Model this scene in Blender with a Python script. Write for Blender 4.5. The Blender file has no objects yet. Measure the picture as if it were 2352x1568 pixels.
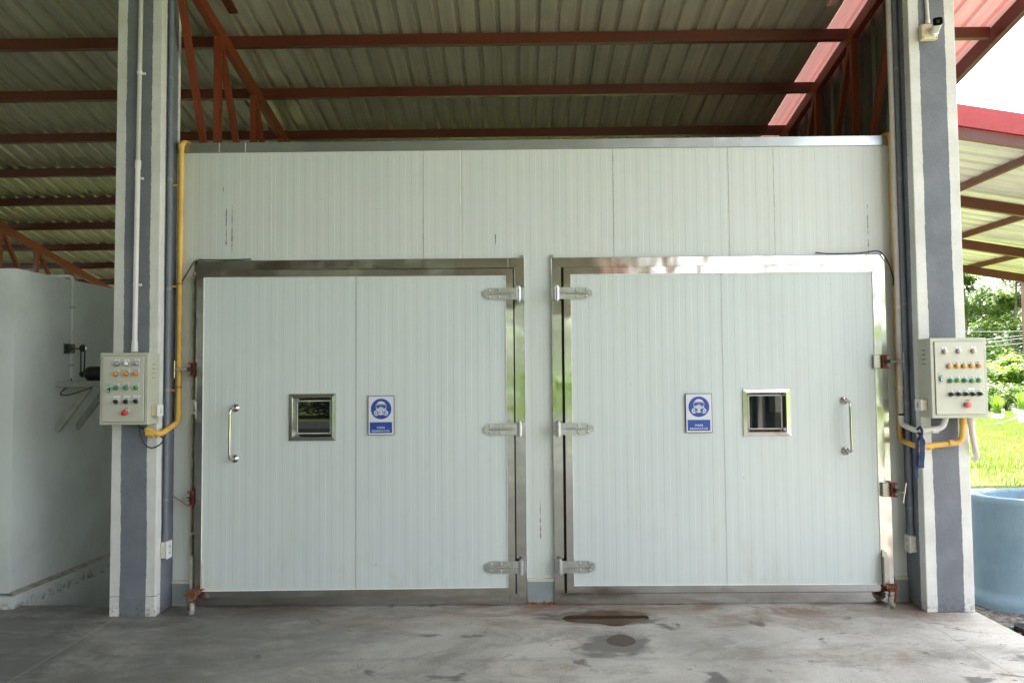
import bpy, bmesh, math, random
from mathutils import Vector, Matrix
R_ = math.radians
random.seed(7)
SC = bpy.context.scene
COL = SC.collection

# ------------------------------------------------------------------ camera, world, sun, exposure
CAM = Vector((0.0, -5.44, 1.6)); FPX = 1750.0; PW, PH = 2352.0, 1568.0
YAW, PITCH, ROLL = R_(0.53), R_(2.60), R_(-0.475)
fw = Vector((-math.sin(YAW)*math.cos(PITCH), math.cos(YAW)*math.cos(PITCH), math.sin(PITCH)))
r0 = Vector((math.cos(YAW), math.sin(YAW), 0)); u0 = r0.cross(fw)
rt = r0*math.cos(ROLL)+u0*math.sin(ROLL); up = -r0*math.sin(ROLL)+u0*math.cos(ROLL)
cd = bpy.data.cameras.new('camera'); cam = bpy.data.objects.new('camera', cd); COL.objects.link(cam)
cd.sensor_width = 36.0; cd.lens = 36.0*FPX/PW; cd.clip_start = 0.05; cd.clip_end = 2000
mw = Matrix((rt, up, -fw)).transposed().to_4x4(); mw.translation = CAM
cam.matrix_world = mw; SC.camera = cam

SUN_DIR = Vector((0.10, 0.50, 0.86)).normalized()
elev = math.asin(SUN_DIR.z); azi = math.atan2(SUN_DIR.x, SUN_DIR.y)
w = bpy.data.worlds.new('World'); SC.world = w; w.use_nodes = True
wn = w.node_tree; sky = wn.nodes.new('ShaderNodeTexSky'); sky.sky_type = 'NISHITA'; sky.sun_disc = False
sky.sun_elevation = elev; sky.sun_rotation = azi; sky.dust_density = 3.0; sky.air_density = 1.0
bg = wn.nodes['Background']; hs = wn.nodes.new('ShaderNodeHueSaturation'); hs.inputs['Saturation'].default_value = 0.35; wn.links.new(sky.outputs[0], hs.inputs['Color']); wn.links.new(hs.outputs[0], bg.inputs[0]); bg.inputs[1].default_value = 0.15
sl = bpy.data.lights.new('sun', 'SUN'); sl.energy = 3.6; sl.angle = R_(0.53); sl.color = (1.0, 0.95, 0.86)
so = bpy.data.objects.new('sun', sl); COL.objects.link(so); so.rotation_euler = SUN_DIR.to_track_quat('Z', 'Y').to_euler()
so.location = (0, 0, 30)
SC.view_settings.view_transform = 'Standard'; SC.view_settings.look = 'None'
SC.view_settings.exposure = 3.05; SC.view_settings.gamma = 1.0
SC.cycles.max_bounces = 10; SC.cycles.diffuse_bounces = 6; SC.cycles.glossy_bounces = 5
SC.cycles.transparent_max_bounces = 6; SC.cycles.sample_clamp_indirect = 8.0

# ------------------------------------------------------------------ measuring helpers (photo measure -> place in the world)
def ray(px, py): return rt*((px-PW/2)/FPX) - up*((py-PH/2)/FPX) + fw
def atY(px, py, y): d = ray(px, py); return CAM + d*((y-CAM.y)/d.y)
def atZ(px, py, z): d = ray(px, py); return CAM + d*((z-CAM.z)/d.z)
def atX(px, py, x): d = ray(px, py); return CAM + d*((x-CAM.x)/d.x)

# ------------------------------------------------------------------ object helpers
def tag(o, label=None, cat=None, group=None, kind=None):
    if label: o['label'] = label
    if cat: o['category'] = cat
    if group: o['group'] = group
    if kind: o['kind'] = kind
    return o
def thing(name, label, cat, loc=(0, 0, 0), group=None):
    o = bpy.data.objects.new(name, None); COL.objects.link(o); o.location = loc; o.empty_display_size = .1
    return tag(o, label, cat, group)
def origin(o):
    v = Vector((0, 0, 0))
    while o is not None: v += o.location; o = o.parent
    return v

class MB:
    """collects world-space geometry for ONE mesh object"""
    def __init__(s): s.v = []; s.f = []; s.sm = []; s.M = None
    def add(s, vs, fs, smooth=False):
        n = len(s.v); s.v += [Vector(v) for v in vs]
        s.f += [tuple(n+i for i in f) for f in fs]; s.sm += [smooth]*len(fs); return s
    def bm(s, b, smooth=False):
        b.verts.index_update()
        s.add([v.co.copy() for v in b.verts], [[v.index for v in f.verts] for f in b.faces], smooth); b.free(); return s
    def box(s, x0, x1, y0, y1, z0, z1, bev=0.0, rot=None, seg=1):
        b = bmesh.new(); bmesh.ops.create_cube(b, size=1.0)
        c = Vector(((x0+x1)/2, (y0+y1)/2, (z0+z1)/2)); d = (abs(x1-x0), abs(y1-y0), abs(z1-z0))
        for v in b.verts: v.co = Vector((v.co.x*d[0], v.co.y*d[1], v.co.z*d[2]))
        if bev > 0: bmesh.ops.bevel(b, geom=list(b.edges), offset=min(bev, min(d)*.45), segments=seg, affect='EDGES', profile=.5)
        for v in b.verts: v.co = (rot @ v.co if rot else v.co) + c
        return s.bm(b)
    def bar(s, p, q, w_, h_, upv=(0, 0, 1), bev=0.0):
        """box beam from p to q, w_ across, h_ along upv"""
        p, q = Vector(p), Vector(q); d = (q-p); L = d.length; d.normalize()
        a = d.cross(Vector(upv)).normalized(); u = a.cross(d).normalized()
        M = Matrix((a, d, u)).transposed()
        b = bmesh.new(); bmesh.ops.create_cube(b, size=1.0)
        for v in b.verts: v.co = Vector((v.co.x*w_, v.co.y*L, v.co.z*h_))
        if bev > 0: bmesh.ops.bevel(b, geom=list(b.edges), offset=bev, segments=1, affect='EDGES')
        for v in b.verts: v.co = M @ v.co + (p+q)/2
        return s.bm(b)
    def tube(s, pts, r, n=12, cap=True, rad=None):
        pts = [Vector(p) for p in pts]; N = len(pts); rs = rad or [r]*N
        t = [(pts[min(i+1, N-1)]-pts[max(i-1, 0)]).normalized() for i in range(N)]
        ref = Vector((0, 0, 1)) if abs(t[0].z) < .9 else Vector((1, 0, 0))
        a = t[0].cross(ref).normalized(); vs = []
        for i in range(N):
            a = (a - t[i]*a.dot(t[i])).normalized(); b_ = t[i].cross(a)
            for k in range(n):
                an = 2*math.pi*k/n; vs.append(pts[i]+(a*math.cos(an)+b_*math.sin(an))*rs[i])
        fs = [(i*n+k, i*n+(k+1) % n, (i+1)*n+(k+1) % n, (i+1)*n+k) for i in range(N-1) for k in range(n)]
        s.add(vs, fs, True)
        if cap: s.add(vs[:n], [tuple(range(n-1, -1, -1))]); s.add(vs[-n:], [tuple(range(n))])
        return s
    def cyl(s, p, q, r, n=20, r2=None): return s.tube([p, q], r, n, True, [r, r if r2 is None else r2])
    def lathe(s, prof, c, axis, n=24):
        """profile of (radius, height along axis)"""
        ax = Vector(axis).normalized(); ref = Vector((0, 0, 1)) if abs(ax.z) < .9 else Vector((1, 0, 0))
        a = ax.cross(ref).normalized(); b_ = ax.cross(a); vs = []; c = Vector(c)
        for (r, h) in prof:
            for k in range(n):
                an = 2*math.pi*k/n; vs.append(c+ax*h+(a*math.cos(an)+b_*math.sin(an))*max(r, 1e-5))
        fs = [(i*n+k, i*n+(k+1) % n, (i+1)*n+(k+1) % n, (i+1)*n+k) for i in range(len(prof)-1) for k in range(n)]
        return s.add(vs, fs, True)
    def prism(s, poly, y0, y1):
        """polygon in x,z extruded from y0 to y1"""
        n = len(poly); vs = [(x, y0, z) for x, z in poly]+[(x, y1, z) for x, z in poly]
        fs = [tuple(range(n)), tuple(range(2*n-1, n-1, -1))]+[(i, n+i, n+(i+1) % n, (i+1) % n) for i in range(n)]
        return s.add(vs, fs)
    def build(s, name, mat, parent=None, label=None, M=None):
        if M is None: M = s.M
        vs = [M @ v for v in s.v] if M is not None else s.v
        off = origin(parent) if parent is not None else Vector((0, 0, 0))
        me = bpy.data.meshes.new(name); me.from_pydata([v-off for v in vs], [], s.f)
        me.polygons.foreach_set('use_smooth', s.sm); me.materials.append(mat)
        b = bmesh.new(); b.from_mesh(me); bmesh.ops.recalc_face_normals(b, faces=b.faces); b.to_mesh(me); b.free()
        me.update(); o = bpy.data.objects.new(name, me); COL.objects.link(o)
        if parent is not None: o.parent = parent
        if label: o['label'] = label
        return o
def quick(name, vs, fs, mat, parent=None, smooth=False):
    off = origin(parent) if parent is not None else Vector((0, 0, 0))
    me = bpy.data.meshes.new(name); me.from_pydata([Vector(v)-off for v in vs], [], fs)
    if smooth: me.polygons.foreach_set('use_smooth', [True]*len(fs))
    me.materials.append(mat); me.update(); o = bpy.data.objects.new(name, me); COL.objects.link(o)
    if parent is not None: o.parent = parent
    return o
def bez(pts, n=8):
    """smooth path through points"""
    P = [Vector(p) for p in pts]; out = []
    for i in range(len(P)-1):
        p0, p1, p2, p3 = P[max(i-1, 0)], P[i], P[i+1], P[min(i+2, len(P)-1)]
        for k in range(n):
            t = k/n; out.append(.5*((2*p1)+(p2-p0)*t+(2*p0-5*p1+4*p2-p3)*t*t+(3*p1-p0-3*p2+p3)*t**3))
    return out+[P[-1]]
def elbow(pts, rad, n=6):
    """polyline with rounded corners"""
    P = [Vector(p) for p in pts]; out = [P[0]]
    for i in range(1, len(P)-1):
        a = (P[i-1]-P[i]); b = (P[i+1]-P[i]); r = min(rad, a.length*.49, b.length*.49)
        A = P[i]+a.normalized()*r; B = P[i]+b.normalized()*r
        for k in range(n+1):
            t = k/n; out.append(A*(1-t)**2+P[i]*2*t*(1-t)+B*t*t)
    return out+[P[-1]]

# ------------------------------------------------------------------ materials
class NM:
    def __init__(s, name):
        s.m = bpy.data.materials.new(name); s.m.use_nodes = True; s.t = s.m.node_tree; s.p = s.t.nodes['Principled BSDF']
        s.co = None
    def node(s, ty, **kw):
        n = s.t.nodes.new(ty)
        for k, v in kw.items(): setattr(n, k, v)
        return n
    def link(s, a, b):
        if isinstance(a, (int, float)): b.default_value = a
        elif isinstance(a, (tuple, list)): b.default_value = tuple(a) if len(a) != 3 or b.type == 'VECTOR' else (*a, 1.0)
        else: s.t.links.new(a, b)
    def coord(s, which='Object'):
        if s.co is None: s.co = s.node('ShaderNodeTexCoord')
        return s.co.outputs[which]
    def pos(s): return s.node('ShaderNodeNewGeometry').outputs['Position']
    def map(s, v, sc=(1, 1, 1), loc=(0, 0, 0)):
        n = s.node('ShaderNodeMapping'); s.link(v, n.inputs[0]); n.inputs['Scale'].default_value = sc; n.inputs['Location'].default_value = loc
        return n.outputs[0]
    def noise(s, v, scale, detail=4, rough=.55, dist=0):
        n = s.node('ShaderNodeTexNoise'); s.link(v, n.inputs['Vector']); n.inputs['Scale'].default_value = scale
        n.inputs['Detail'].default_value = detail; n.inputs['Roughness'].default_value = rough; n.inputs['Distortion'].default_value = dist
        return n.outputs[0]
    def math(s, op, a, b=0.0, c=0.0, clamp=False):
        n = s.node('ShaderNodeMath', operation=op); n.use_clamp = clamp
        s.link(a, n.inputs[0]); s.link(b, n.inputs[1])
        if op in ('COMPARE', 'MULTIPLY_ADD', 'SMOOTH_MIN'): s.link(c, n.inputs[2])
        return n.outputs[0]
    def ss(s, v, a, b, lo=0.0, hi=1.0):
        n = s.node('ShaderNodeMapRange', interpolation_type='SMOOTHSTEP'); s.link(v, n.inputs[0])
        n.inputs[1].default_value = a; n.inputs[2].default_value = b; n.inputs[3].default_value = lo; n.inputs[4].default_value = hi
        return n.outputs[0]
    def mix(s, f, a, b, bt='MIX'):
        n = s.node('ShaderNodeMix', data_type='RGBA', blend_type=bt); s.link(f, n.inputs[0]); s.link(a, n.inputs[6]); s.link(b, n.inputs[7])
        return n.outputs[2]
    def sep(s, v):
        n = s.node('ShaderNodeSeparateXYZ'); s.link(v, n.inputs[0]); return n.outputs
    def bump(s, h, strength=.3, dist=.01):
        n = s.node('ShaderNodeBump'); n.inputs['Strength'].default_value = strength; n.inputs['Distance'].default_value = dist
        s.link(h, n.inputs['Height']); s.t.links.new(n.outputs[0], s.p.inputs['Normal']); return n.outputs[0]
    def set(s, **kw):
        names = dict(col='Base Color', rough='Roughness', metal='Metallic', spec='Specular IOR Level', coat='Coat Weight', trans='Transmission Weight', ior='IOR')
        for k, v in kw.items(): s.link(v, s.p.inputs[names[k]])
        return s

def plain(name, col, rough=.5, metal=0.0, var=.12, scale=8, bump=0.0, spec=.5, dirt=0.0, dirtcol=(.1, .07, .04)):
    n = NM(name); v = n.pos(); a = n.noise(v, scale, 5)
    c = n.mix(n.ss(a, .3, .7), tuple(x*(1-var) for x in col), tuple(min(1, x*(1+var)) for x in col))
    if dirt > 0:
        d = n.noise(v, scale*2.7, 6, .7); c = n.mix(n.ss(d, .56, .75, 0, dirt), c, dirtcol)
    n.set(col=c, metal=metal, spec=spec)
    b = n.noise(v, scale*5, 3); n.set(rough=n.ss(b, .2, .8, max(0, rough-.08), min(1, rough+.08)))
    if bump > 0: n.bump(n.noise(v, scale*12, 4), bump, .004)
    return n.m

def mat_panel(name, base, warm, streaks=()):
    n = NM(name); v = n.pos(); x, y, z = n.sep(v)
    big = n.noise(n.map(v, (1, 1, .6)), 1.1, 4); c = n.mix(n.ss(big, .3, .7), base, warm)
    # small scuffs: short dark ticks, stretched vertically
    t1 = n.noise(n.map(v, (60, 10, 14)), 1.0, 3, .6); m1 = n.ss(t1, .735, .79)
    c = n.mix(n.math('MULTIPLY', m1, .5), c, (.10, .09, .07))
    # faint dirty runs following the panel folds
    t2 = n.noise(n.map(v, (38, 1, .8), (3, 0, 0)), 1.0, 4, .6); m2 = n.ss(t2, .60, .78, 0, .16)
    c = n.mix(m2, c, (.30, .30, .24))
    wob = n.noise(n.map(v, (8, 8, 11)), 1.0, 8, .78); jit = n.math('MULTIPLY', n.math('SUBTRACT', n.noise(n.map(v, (0, 0, 24)), 1.0, 4, .7), .5), .008)
    for (sx, z0, z1, wd, am) in streaks:
        d = n.math('ABSOLUTE', n.math('ADD', n.math('SUBTRACT', x, sx), jit))
        wdn = n.math('MULTIPLY', n.ss(wob, .40, .66), wd)
        m = n.math('LESS_THAN', d, wdn)
        m = n.math('MULTIPLY', m, n.math('MULTIPLY', n.math('GREATER_THAN', z, z0), n.math('LESS_THAN', z, z1)))
        c = n.mix(n.math('MULTIPLY', m, am), c, (.07, .055, .04))
    low = n.ss(z, .12, .75, 1, 0); sm = n.noise(n.map(v, (3, 3, 1.6), (4, 4, 4)), 1.0, 6, .7)
    c = n.mix(n.math('MULTIPLY', n.ss(sm, .50, .72), n.math('MULTIPLY_ADD', low, .22, .07)), c, (.42, .38, .28))
    sp = n.noise(v, 55, 3, .6); c = n.mix(n.math('MULTIPLY', n.ss(sp, .72, .76), n.math('MULTIPLY_ADD', low, .55, .12)), c, (.10, .08, .06))
    n.set(col=c, rough=n.ss(n.noise(v, 3, 4), .3, .7, .36, .5), spec=.45)
    n.bump(n.noise(v, 2.2, 2), .3, .015)
    return n.m

def mat_steel(name, base=(.60, .595, .58), r0_=.09, r1=.24, wav=.25, streak=.5):
    n = NM(name); v = n.pos()
    s1 = n.noise(n.map(v, (1.2, 3, 3)), 1.6, 3, .5); s2 = n.noise(v, 30, 5, .7)
    c = n.mix(n.ss(s1, .35, .7, 0, streak), base, tuple(b*.62 for b in base)); c = n.mix(n.ss(s2, .66, .76, 0, .3), c, (.30, .27, .22))
    n.set(col=c, metal=1.0, rough=n.ss(s1, .3, .7, r0_, r1))
    n.bump(n.noise(n.map(v, (3, 3, 2.0)), 1.4, 2, .4), wav, .05)
    return n.m

def mat_redsteel(name, col=(.085, .0145, .006)):
    n = NM(name); v = n.pos(); a = n.noise(v, 3, 5, .6)
    c = n.mix(n.ss(a, .3, .75), col, tuple(x*1.35 for x in col)); r = n.noise(v, 28, 6, .7)
    c = n.mix(n.ss(r, .62, .72, 0, .6), c, (.09, .035, .015)); n.set(col=c, rough=n.ss(a, .3, .7, .38, .55))
    n.bump(n.noise(v, 60, 3), .12, .003); return n.m

def mat_sheet(name, col, metal=.75, r0_=.30, r1=.45, mott=.25, axis='x'):
    n = NM(name); v = n.pos()
    sc = (14, .5, .5) if axis == 'x' else (.5, 14, .5) if axis == 'y' else (9, 9, .4)
    a = n.noise(n.map(v, sc), 1.0, 4, .6); b = n.noise(v, 2.2, 5, .65); f = n.noise(v, 45, 4, .8)
    c = n.mix(n.ss(a, .3, .7), tuple(x*(1-mott) for x in col), tuple(min(1, x*(1+mott)) for x in col))
    c = n.mix(n.ss(b, .4, .75, 0, .35), c, tuple(x*.6 for x in col)); c = n.mix(n.ss(f, .60, .75, 0, .12), c, tuple(min(1, x*1.4) for x in col))
    n.set(col=c, metal=metal, rough=n.ss(b, .3, .7, r0_, r1)); n.bump(n.noise(v, 3, 2), .06, .01); return n.m

def mat_column(name, x0, x1, yf, side_sign):
    """rendered column with a ragged blue-grey stripe down the middle of every face"""
    n = NM(name); v = n.pos(); x, y, z = n.sep(v); nx, ny, nz = n.sep(n.node('ShaderNodeNewGeometry').outputs['Normal'])
    wob = n.math('MULTIPLY', n.math('SUBTRACT', n.noise(n.map(v, (2, 2, 14)), 1.0, 6, .75), .5), .020)
    wob2 = n.math('MULTIPLY', n.math('SUBTRACT', n.noise(n.map(v, (0, 0, 1.3), (5, 1, 0)), 1.0, 2, .5), .5), .02)
    wob = n.math('ADD', wob, wob2)
    def band(co, a, b):
        q = n.math('ADD', co, wob)
        return n.math('MULTIPLY', n.math('GREATER_THAN', q, a), n.math('LESS_THAN', q, b))
    wd = x1-x0
    mf = band(x, x0+wd*.22, x0+wd*.79) if side_sign > 0 else band(x, x0+wd*.22, x0+wd*.78)
    ms = band(y, yf+.07, yf+.255)
    isf = n.math('GREATER_THAN', n.math('ABSOLUTE', ny), .6)
    m = n.math('ADD', n.math('MULTIPLY', mf, isf), n.math('MULTIPLY', ms, n.math('SUBTRACT', 1.0, isf)), clamp=True)
    a = n.noise(v, 5, 5, .6)
    wc = n.mix(n.ss(a, .3, .7), (.60, .60, .57), (.70, .70, .68)); bc = n.mix(n.ss(a, .3, .7), (.150, .163, .192), (.192, .205, .235))
    c = n.mix(m, wc, bc)
    # splash dirt at the foot, a chipped hair crack
    dn = n.noise(v, 55, 5, .8); low = n.ss(z, .0, .16, 1, 0)
    c = n.mix(n.math('MULTIPLY', n.math('MULTIPLY', n.ss(dn, .5, .6), low), .6), c, (.06, .055, .05))
    sp = n.noise(v, 38, 3, .6); c = n.mix(n.ss(sp, .72, .76, 0, .6), c, (.12, .11, .10))
    cr = n.math('LESS_THAN', n.math('ABSOLUTE', n.math('SUBTRACT', n.math('ADD', z, n.math('MULTIPLY', wob, .8)), .135)), .0022)
    if side_sign > 0: c = n.mix(n.math('MULTIPLY', cr, n.math('SUBTRACT', .8, m)), c, (.09, .08, .07))
    n.set(col=c, rough=.72, spec=.3)
    h = n.math('ADD', n.noise(v, 90, 4, .6), n.math('MULTIPLY', n.noise(v, 22, 3), 1.2)); n.bump(h, .38, .006)
    return n.m

def mat_plaster(name, col, bump=.25, low=None):
    n = NM(name); v = n.pos(); x, y, z = n.sep(v); a = n.noise(v, 1.5, 5, .6)
    c = n.mix(n.ss(a, .38, .62), tuple(k*.86 for k in col), col); sp = n.noise(v, 30, 3, .6)
    c = n.mix(n.ss(sp, .73, .77, 0, .55), c, (.12, .11, .09))
    if low is not None:
        d = n.noise(v, 24, 5, .8); c = n.mix(n.math('MULTIPLY', n.math('MULTIPLY', n.ss(d, .47, .6), n.ss(z, low, low+.07, .7, 0)), n.math('GREATER_THAN', z, -.02)), c, (.10, .085, .07))
    n.set(col=c, rough=.75, spec=.3); n.bump(n.noise(v, 70, 4, .6), bump, .005); return n.m

def mat_concrete():
    n = NM('concrete_floor'); v = n.pos(); x, y, z = n.sep(v); vs = n.map(v, (.55, 1, 1))
    a = n.noise(v, .9, 9, .66, .5); b = n.noise(n.map(v, (.8, 1.3, 1), (3, 2, 0)), 2.1, 9, .70, .7); g = n.noise(v, 60, 6, .8)
    c = n.mix(n.ss(a, .36, .64), (.335, .322, .285), (.56, .545, .495))
    c = n.mix(n.ss(b, .50, .66, 0, .62), c, (.20, .185, .16))                      # damp, trodden clouds
    w_ = n.noise(n.map(v, (.8, 1.4, 1), (9, 4, 0)), 3.0, 9, .74, .5); c = n.mix(n.ss(w_, .54, .68, 0, .45), c, (.60, .60, .57))   # chalky scuffs
    rs = n.noise(n.map(v, (.6, 1.3, 1), (1, 8, 0)), 2.2, 8, .72, .8); nearwall = n.ss(y, -.75, -.02, .05, .85)
    c = n.mix(n.math('MULTIPLY', n.ss(rs, .40, .60), nearwall), c, (.22, .125, .07))     # rust brown by the doors
    c = n.mix(n.math('MULTIPLY', n.ss(rs, .56, .68), .45), c, (.27, .17, .10))
    s1 = n.noise(n.map(v, (.8, 1.1, 1), (2, 3, 0)), 4.2, 6, .62, .5); c = n.mix(n.ss(s1, .60, .68, 0, .8), c, (.085, .08, .075))  # oil spots
    s2 = n.noise(n.map(v, (1, 1.2, 1), (7, 3, 0)), 15, 5, .62); c = n.mix(n.ss(s2, .645, .70, 0, .75), c, (.07, .06, .055))
    s3 = n.noise(n.map(v, (.9, 1.5, 1), (17, 3, 0)), 26, 5, .62); c = n.mix(n.ss(s3, .655, .70, 0, .7), c, (.64, .64, .62))
    s4 = n.noise(v, 44, 4, .6); c = n.mix(n.ss(s4, .69, .73, 0, .7), c, (.05, .045, .04))
    for (ty, tw) in ((-1.62, .05), (-1.05, .035)):
        wv = n.math('MULTIPLY', n.math('SUBTRACT', n.noise(n.map(v, (1, 0, 0), (ty, 0, 0)), .5, 2), .5), .5)
        dd = n.math('ABSOLUTE', n.math('SUBTRACT', n.math('ADD', y, wv), ty))
        c = n.mix(n.math('MULTIPLY', n.ss(dd, tw*.5, tw, .30, 0), n.ss(w_, .42, .6)), c, (.12, .115, .105))
    ck = n.math('ABSOLUTE', n.math('SUBTRACT', n.noise(n.map(v, (1, 1, 1), (5, 9, 0)), .55, 9, .62, .3), .5)); c = n.mix(n.ss(ck, .0004, .0016, .45, 0), c, (.08, .07, .06))
    # shade of the left bay, painted into the concrete colour
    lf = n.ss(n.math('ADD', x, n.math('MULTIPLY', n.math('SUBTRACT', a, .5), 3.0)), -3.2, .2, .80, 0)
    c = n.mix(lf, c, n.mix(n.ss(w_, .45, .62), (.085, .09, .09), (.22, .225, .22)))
    c = n.mix(n.ss(g, .35, .65, 0, .22), c, (.10, .10, .10))
    # damp halo around the puddles
    def halo(cx, cy, rx, ry):
        dx = n.math('DIVIDE', n.math('SUBTRACT', x, cx), rx); dy = n.math('DIVIDE', n.math('SUBTRACT', y, cy), ry)
        d = n.math('SQRT', n.math('ADD', n.math('MULTIPLY', dx, dx), n.math('MULTIPLY', dy, dy)))
        return n.ss(n.math('ADD', d, n.math('MULTIPLY', n.math('SUBTRACT', b, .5), 3.6)), .70, 1.15, .75, 0)
    for h_ in HALOS: c = n.mix(halo(*h_), c, (.075, .07, .065))
    # saw-cut joints
    for jx, am, colr in ((-2.73, .75, (.42, .38, .36)), (-2.35, .35, (.07, .05, .04)), (2.60, .5, (.13, .08, .05))):
        wx = n.math('MULTIPLY', n.math('SUBTRACT', n.noise(n.map(v, (0, 1, 0)), 2.0, 3), .5), .03)
        d = n.math('ABSOLUTE', n.math('SUBTRACT', n.math('ADD', x, wx), jx)); c = n.mix(n.math('MULTIPLY', n.math('LESS_THAN', d, .0035), am), c, colr)
    # ring left by a drum near the right column
    rx_ = n.math('SUBTRACT', x, 2.60); ry_ = n.math('SUBTRACT', y, -.62)
    rr = n.math('ABSOLUTE', n.math('SUBTRACT', n.math('SQRT', n.math('ADD', n.math('MULTIPLY', rx_, rx_), n.math('MULTIPLY', ry_, ry_))), .16))
    c = n.mix(n.math('MULTIPLY', n.math('MULTIPLY', n.ss(rr, .004, .010, 1, 0), n.ss(b, .42, .55)), .75), c, (.07, .06, .055))
    n.set(col=c, rough=n.ss(a, .3, .7, .42, .68), spec=.35)
    n.bump(n.math('ADD', n.noise(v, 55, 6, .8), n.math('MULTIPLY', a, 2)), .35, .004)
    return n.m

def mat_ground():
    n = NM('earth_and_turf'); v = n.pos(); a = n.noise(v, .35, 5, .6); b = n.noise(v, 6, 6, .75)
    c = n.mix(n.ss(a, .35, .65), (.11, .15, .035), (.15, .19, .05)); c = n.mix(n.ss(b, .45, .7, 0, .6), c, (.05, .085, .015))
    n.set(col=c, rough=.9, spec=.1); n.bump(b, .6, .05); return n.m

def mat_leaf(name, c1, c2, tr=.55, gloss=.45):
    n = NM(name); v = n.pos(); a = n.noise(v, 3.1, 3, .6); c = n.mix(n.ss(a, .3, .7), c1, c2)
    n.set(col=c, rough=gloss, spec=.35)
    tl = n.node('ShaderNodeBsdfTranslucent'); tc = n.mix(1.0, c, (1.0, 1.05, .45), 'MULTIPLY'); n.link(tc, tl.inputs[0])
    ms = n.node('ShaderNodeMixShader'); ms.inputs[0].default_value = tr*.6
    n.t.links.new(n.p.outputs[0], ms.inputs[1]); n.t.links.new(tl.outputs[0], ms.inputs[2])
    n.t.links.new(ms.outputs[0], n.t.nodes['Material Output'].inputs[0]); return n.m

# puddle outlines measured on the floor
def floor_poly(pts, z=.0): return [atZ(px, py, z) for px, py in pts]
PUD1 = [(1290, 1420), (1302, 1414), (1330, 1410), (1352, 1404), (1400, 1401), (1440, 1402), (1470, 1407), (1486, 1413), (1490, 1420), (1476, 1425), (1455, 1428), (1430, 1436), (1405, 1437), (1380, 1432), (1340, 1430), (1310, 1427)]
PUD2 = [(1392, 1468), (1404, 1460), (1420, 1456), (1436, 1457), (1452, 1463), (1460, 1472), (1452, 1479), (1432, 1483), (1408, 1480), (1396, 1475)]
def cen(P):
    q = floor_poly(P); c = sum(q, Vector())/len(q); return (c.x, c.y, max(p.x for p in q)-c.x, max(p.y for p in q)-c.y)
h1, h2 = cen(PUD1), cen(PUD2)
HALOS = [(h1[0]-.05, h1[1], h1[2]*1.25, h1[3]*1.2), (h2[0]-.04, h2[1]-.01, h2[2]*2.6, h2[3]*2.2)]

M = {}
SX = lambda px, py: atY(px, py, 0).x
SZ = lambda px, py: atY(px, py, 0).z
M['panel'] = mat_panel('white_coated_sheet', (.60, .648, .64), (.65, .68, .66), [
    (SX(520, 500), SZ(520, 562), SZ(520, 480), .006, .8), (SX(533, 520), SZ(533, 588), SZ(533, 470), .008, .65), (SX(1138, 560), SZ(1138, 580), SZ(1138, 538), .005, .85),
    (SX(1241, 1180), SZ(1241, 1236), SZ(1240, 1148), .006, .8), (SX(1993, 520), SZ(1993, 585), SZ(1990, 470), .006, .75), (SX(513, 435), SZ(513, 442), SZ(513, 430), .005, .8),
    (SX(1408, 380), SZ(1408, 560), SZ(1408, 350), .003, .5), (SX(1776, 380), SZ(1776, 560), SZ(1776, 345), .004, .5), (SX(972, 560), SZ(972, 590), SZ(972, 500), .004, .6)])
M['doorpanel'] = mat_panel('white_door_skin', (.565, .63, .635), (.615, .66, .65))
M['steel'] = mat_steel('stainless_trim')
M['steel_dull'] = mat_steel('brushed_stainless', (.42, .41, .38), .24, .40, .2, .6)
M['steel_bright'] = mat_steel('polished_stainless', (.60, .58, .55), .08, .16, .05, .2)
M['galv'] = mat_steel('galvanised_flashing', (.46, .49, .50), .34, .48, .15, .35)
M['hinge'] = plain('silver_hinge_paint', (.48, .49, .49), .34, .8, .12, 20, .1, dirt=.35, dirtcol=(.22, .13, .08))
M['redsteel'] = mat_redsteel('red_oxide_steel')
M['trussred'] = mat_redsteel('red_oxide_truss_paint', (.17, .034, .010))
M['redoxide'] = plain('rusty_red_casting', (.22, .035, .02), .6, 0, .3, 40, .3, dirt=.7, dirtcol=(.07, .03, .02))
M['rust'] = plain('rusted_steel', (.22, .075, .03), .75, .2, .35, 50, .4, dirt=.6, dirtcol=(.06, .03, .02))
M['sheet'] = mat_sheet('aged_aluzinc_sheet', (.62, .60, .47), .6, .33, .46, .14)
M['pinklit_sheet'] = mat_sheet('sheet_with_painted_pink_light', (.66, .38, .35), .25, .4, .55, .12)  # reddish light reflected on the underside is put into this pink
M['canopysheet'] = mat_sheet('cream_roof_sheet', (.75, .70, .70), .2, .45, .6, .08, 'y')
n_ = M['pinklit_sheet'].node_tree; tl_ = n_.nodes.new('ShaderNodeBsdfTranslucent'); tl_.inputs[0].default_value = (.70, .36, .33, 1)  # slight translucency added so the pink sheets seem to glow
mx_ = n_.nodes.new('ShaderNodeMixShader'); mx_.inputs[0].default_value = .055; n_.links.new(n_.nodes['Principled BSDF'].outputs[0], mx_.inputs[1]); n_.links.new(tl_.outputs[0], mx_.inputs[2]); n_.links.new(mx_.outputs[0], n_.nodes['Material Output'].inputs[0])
M['cladsheet'] = mat_sheet('wall_cladding_sheet', (.16, .16, .13), .7, .35, .5, .25, 'z')
M['redroof'] = plain('glossy_red_flashing', (.30, .016, .016), .42, 0, .1, 3, .05)
M['dark'] = plain('black_rubber', (.012, .012, .012), .55)
M['gasket'] = plain('brown_gasket', (.10, .075, .05), .7, 0, .3, 40, .2, dirt=.5)
M['seamwhite'] = plain('white_sealant', (.78, .77, .72), .6)
M['seamdark'] = plain('dark_joint', (.27, .27, .24), .8)
M['seamlight'] = plain('light_joint', (.46, .47, .45), .7)
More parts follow.
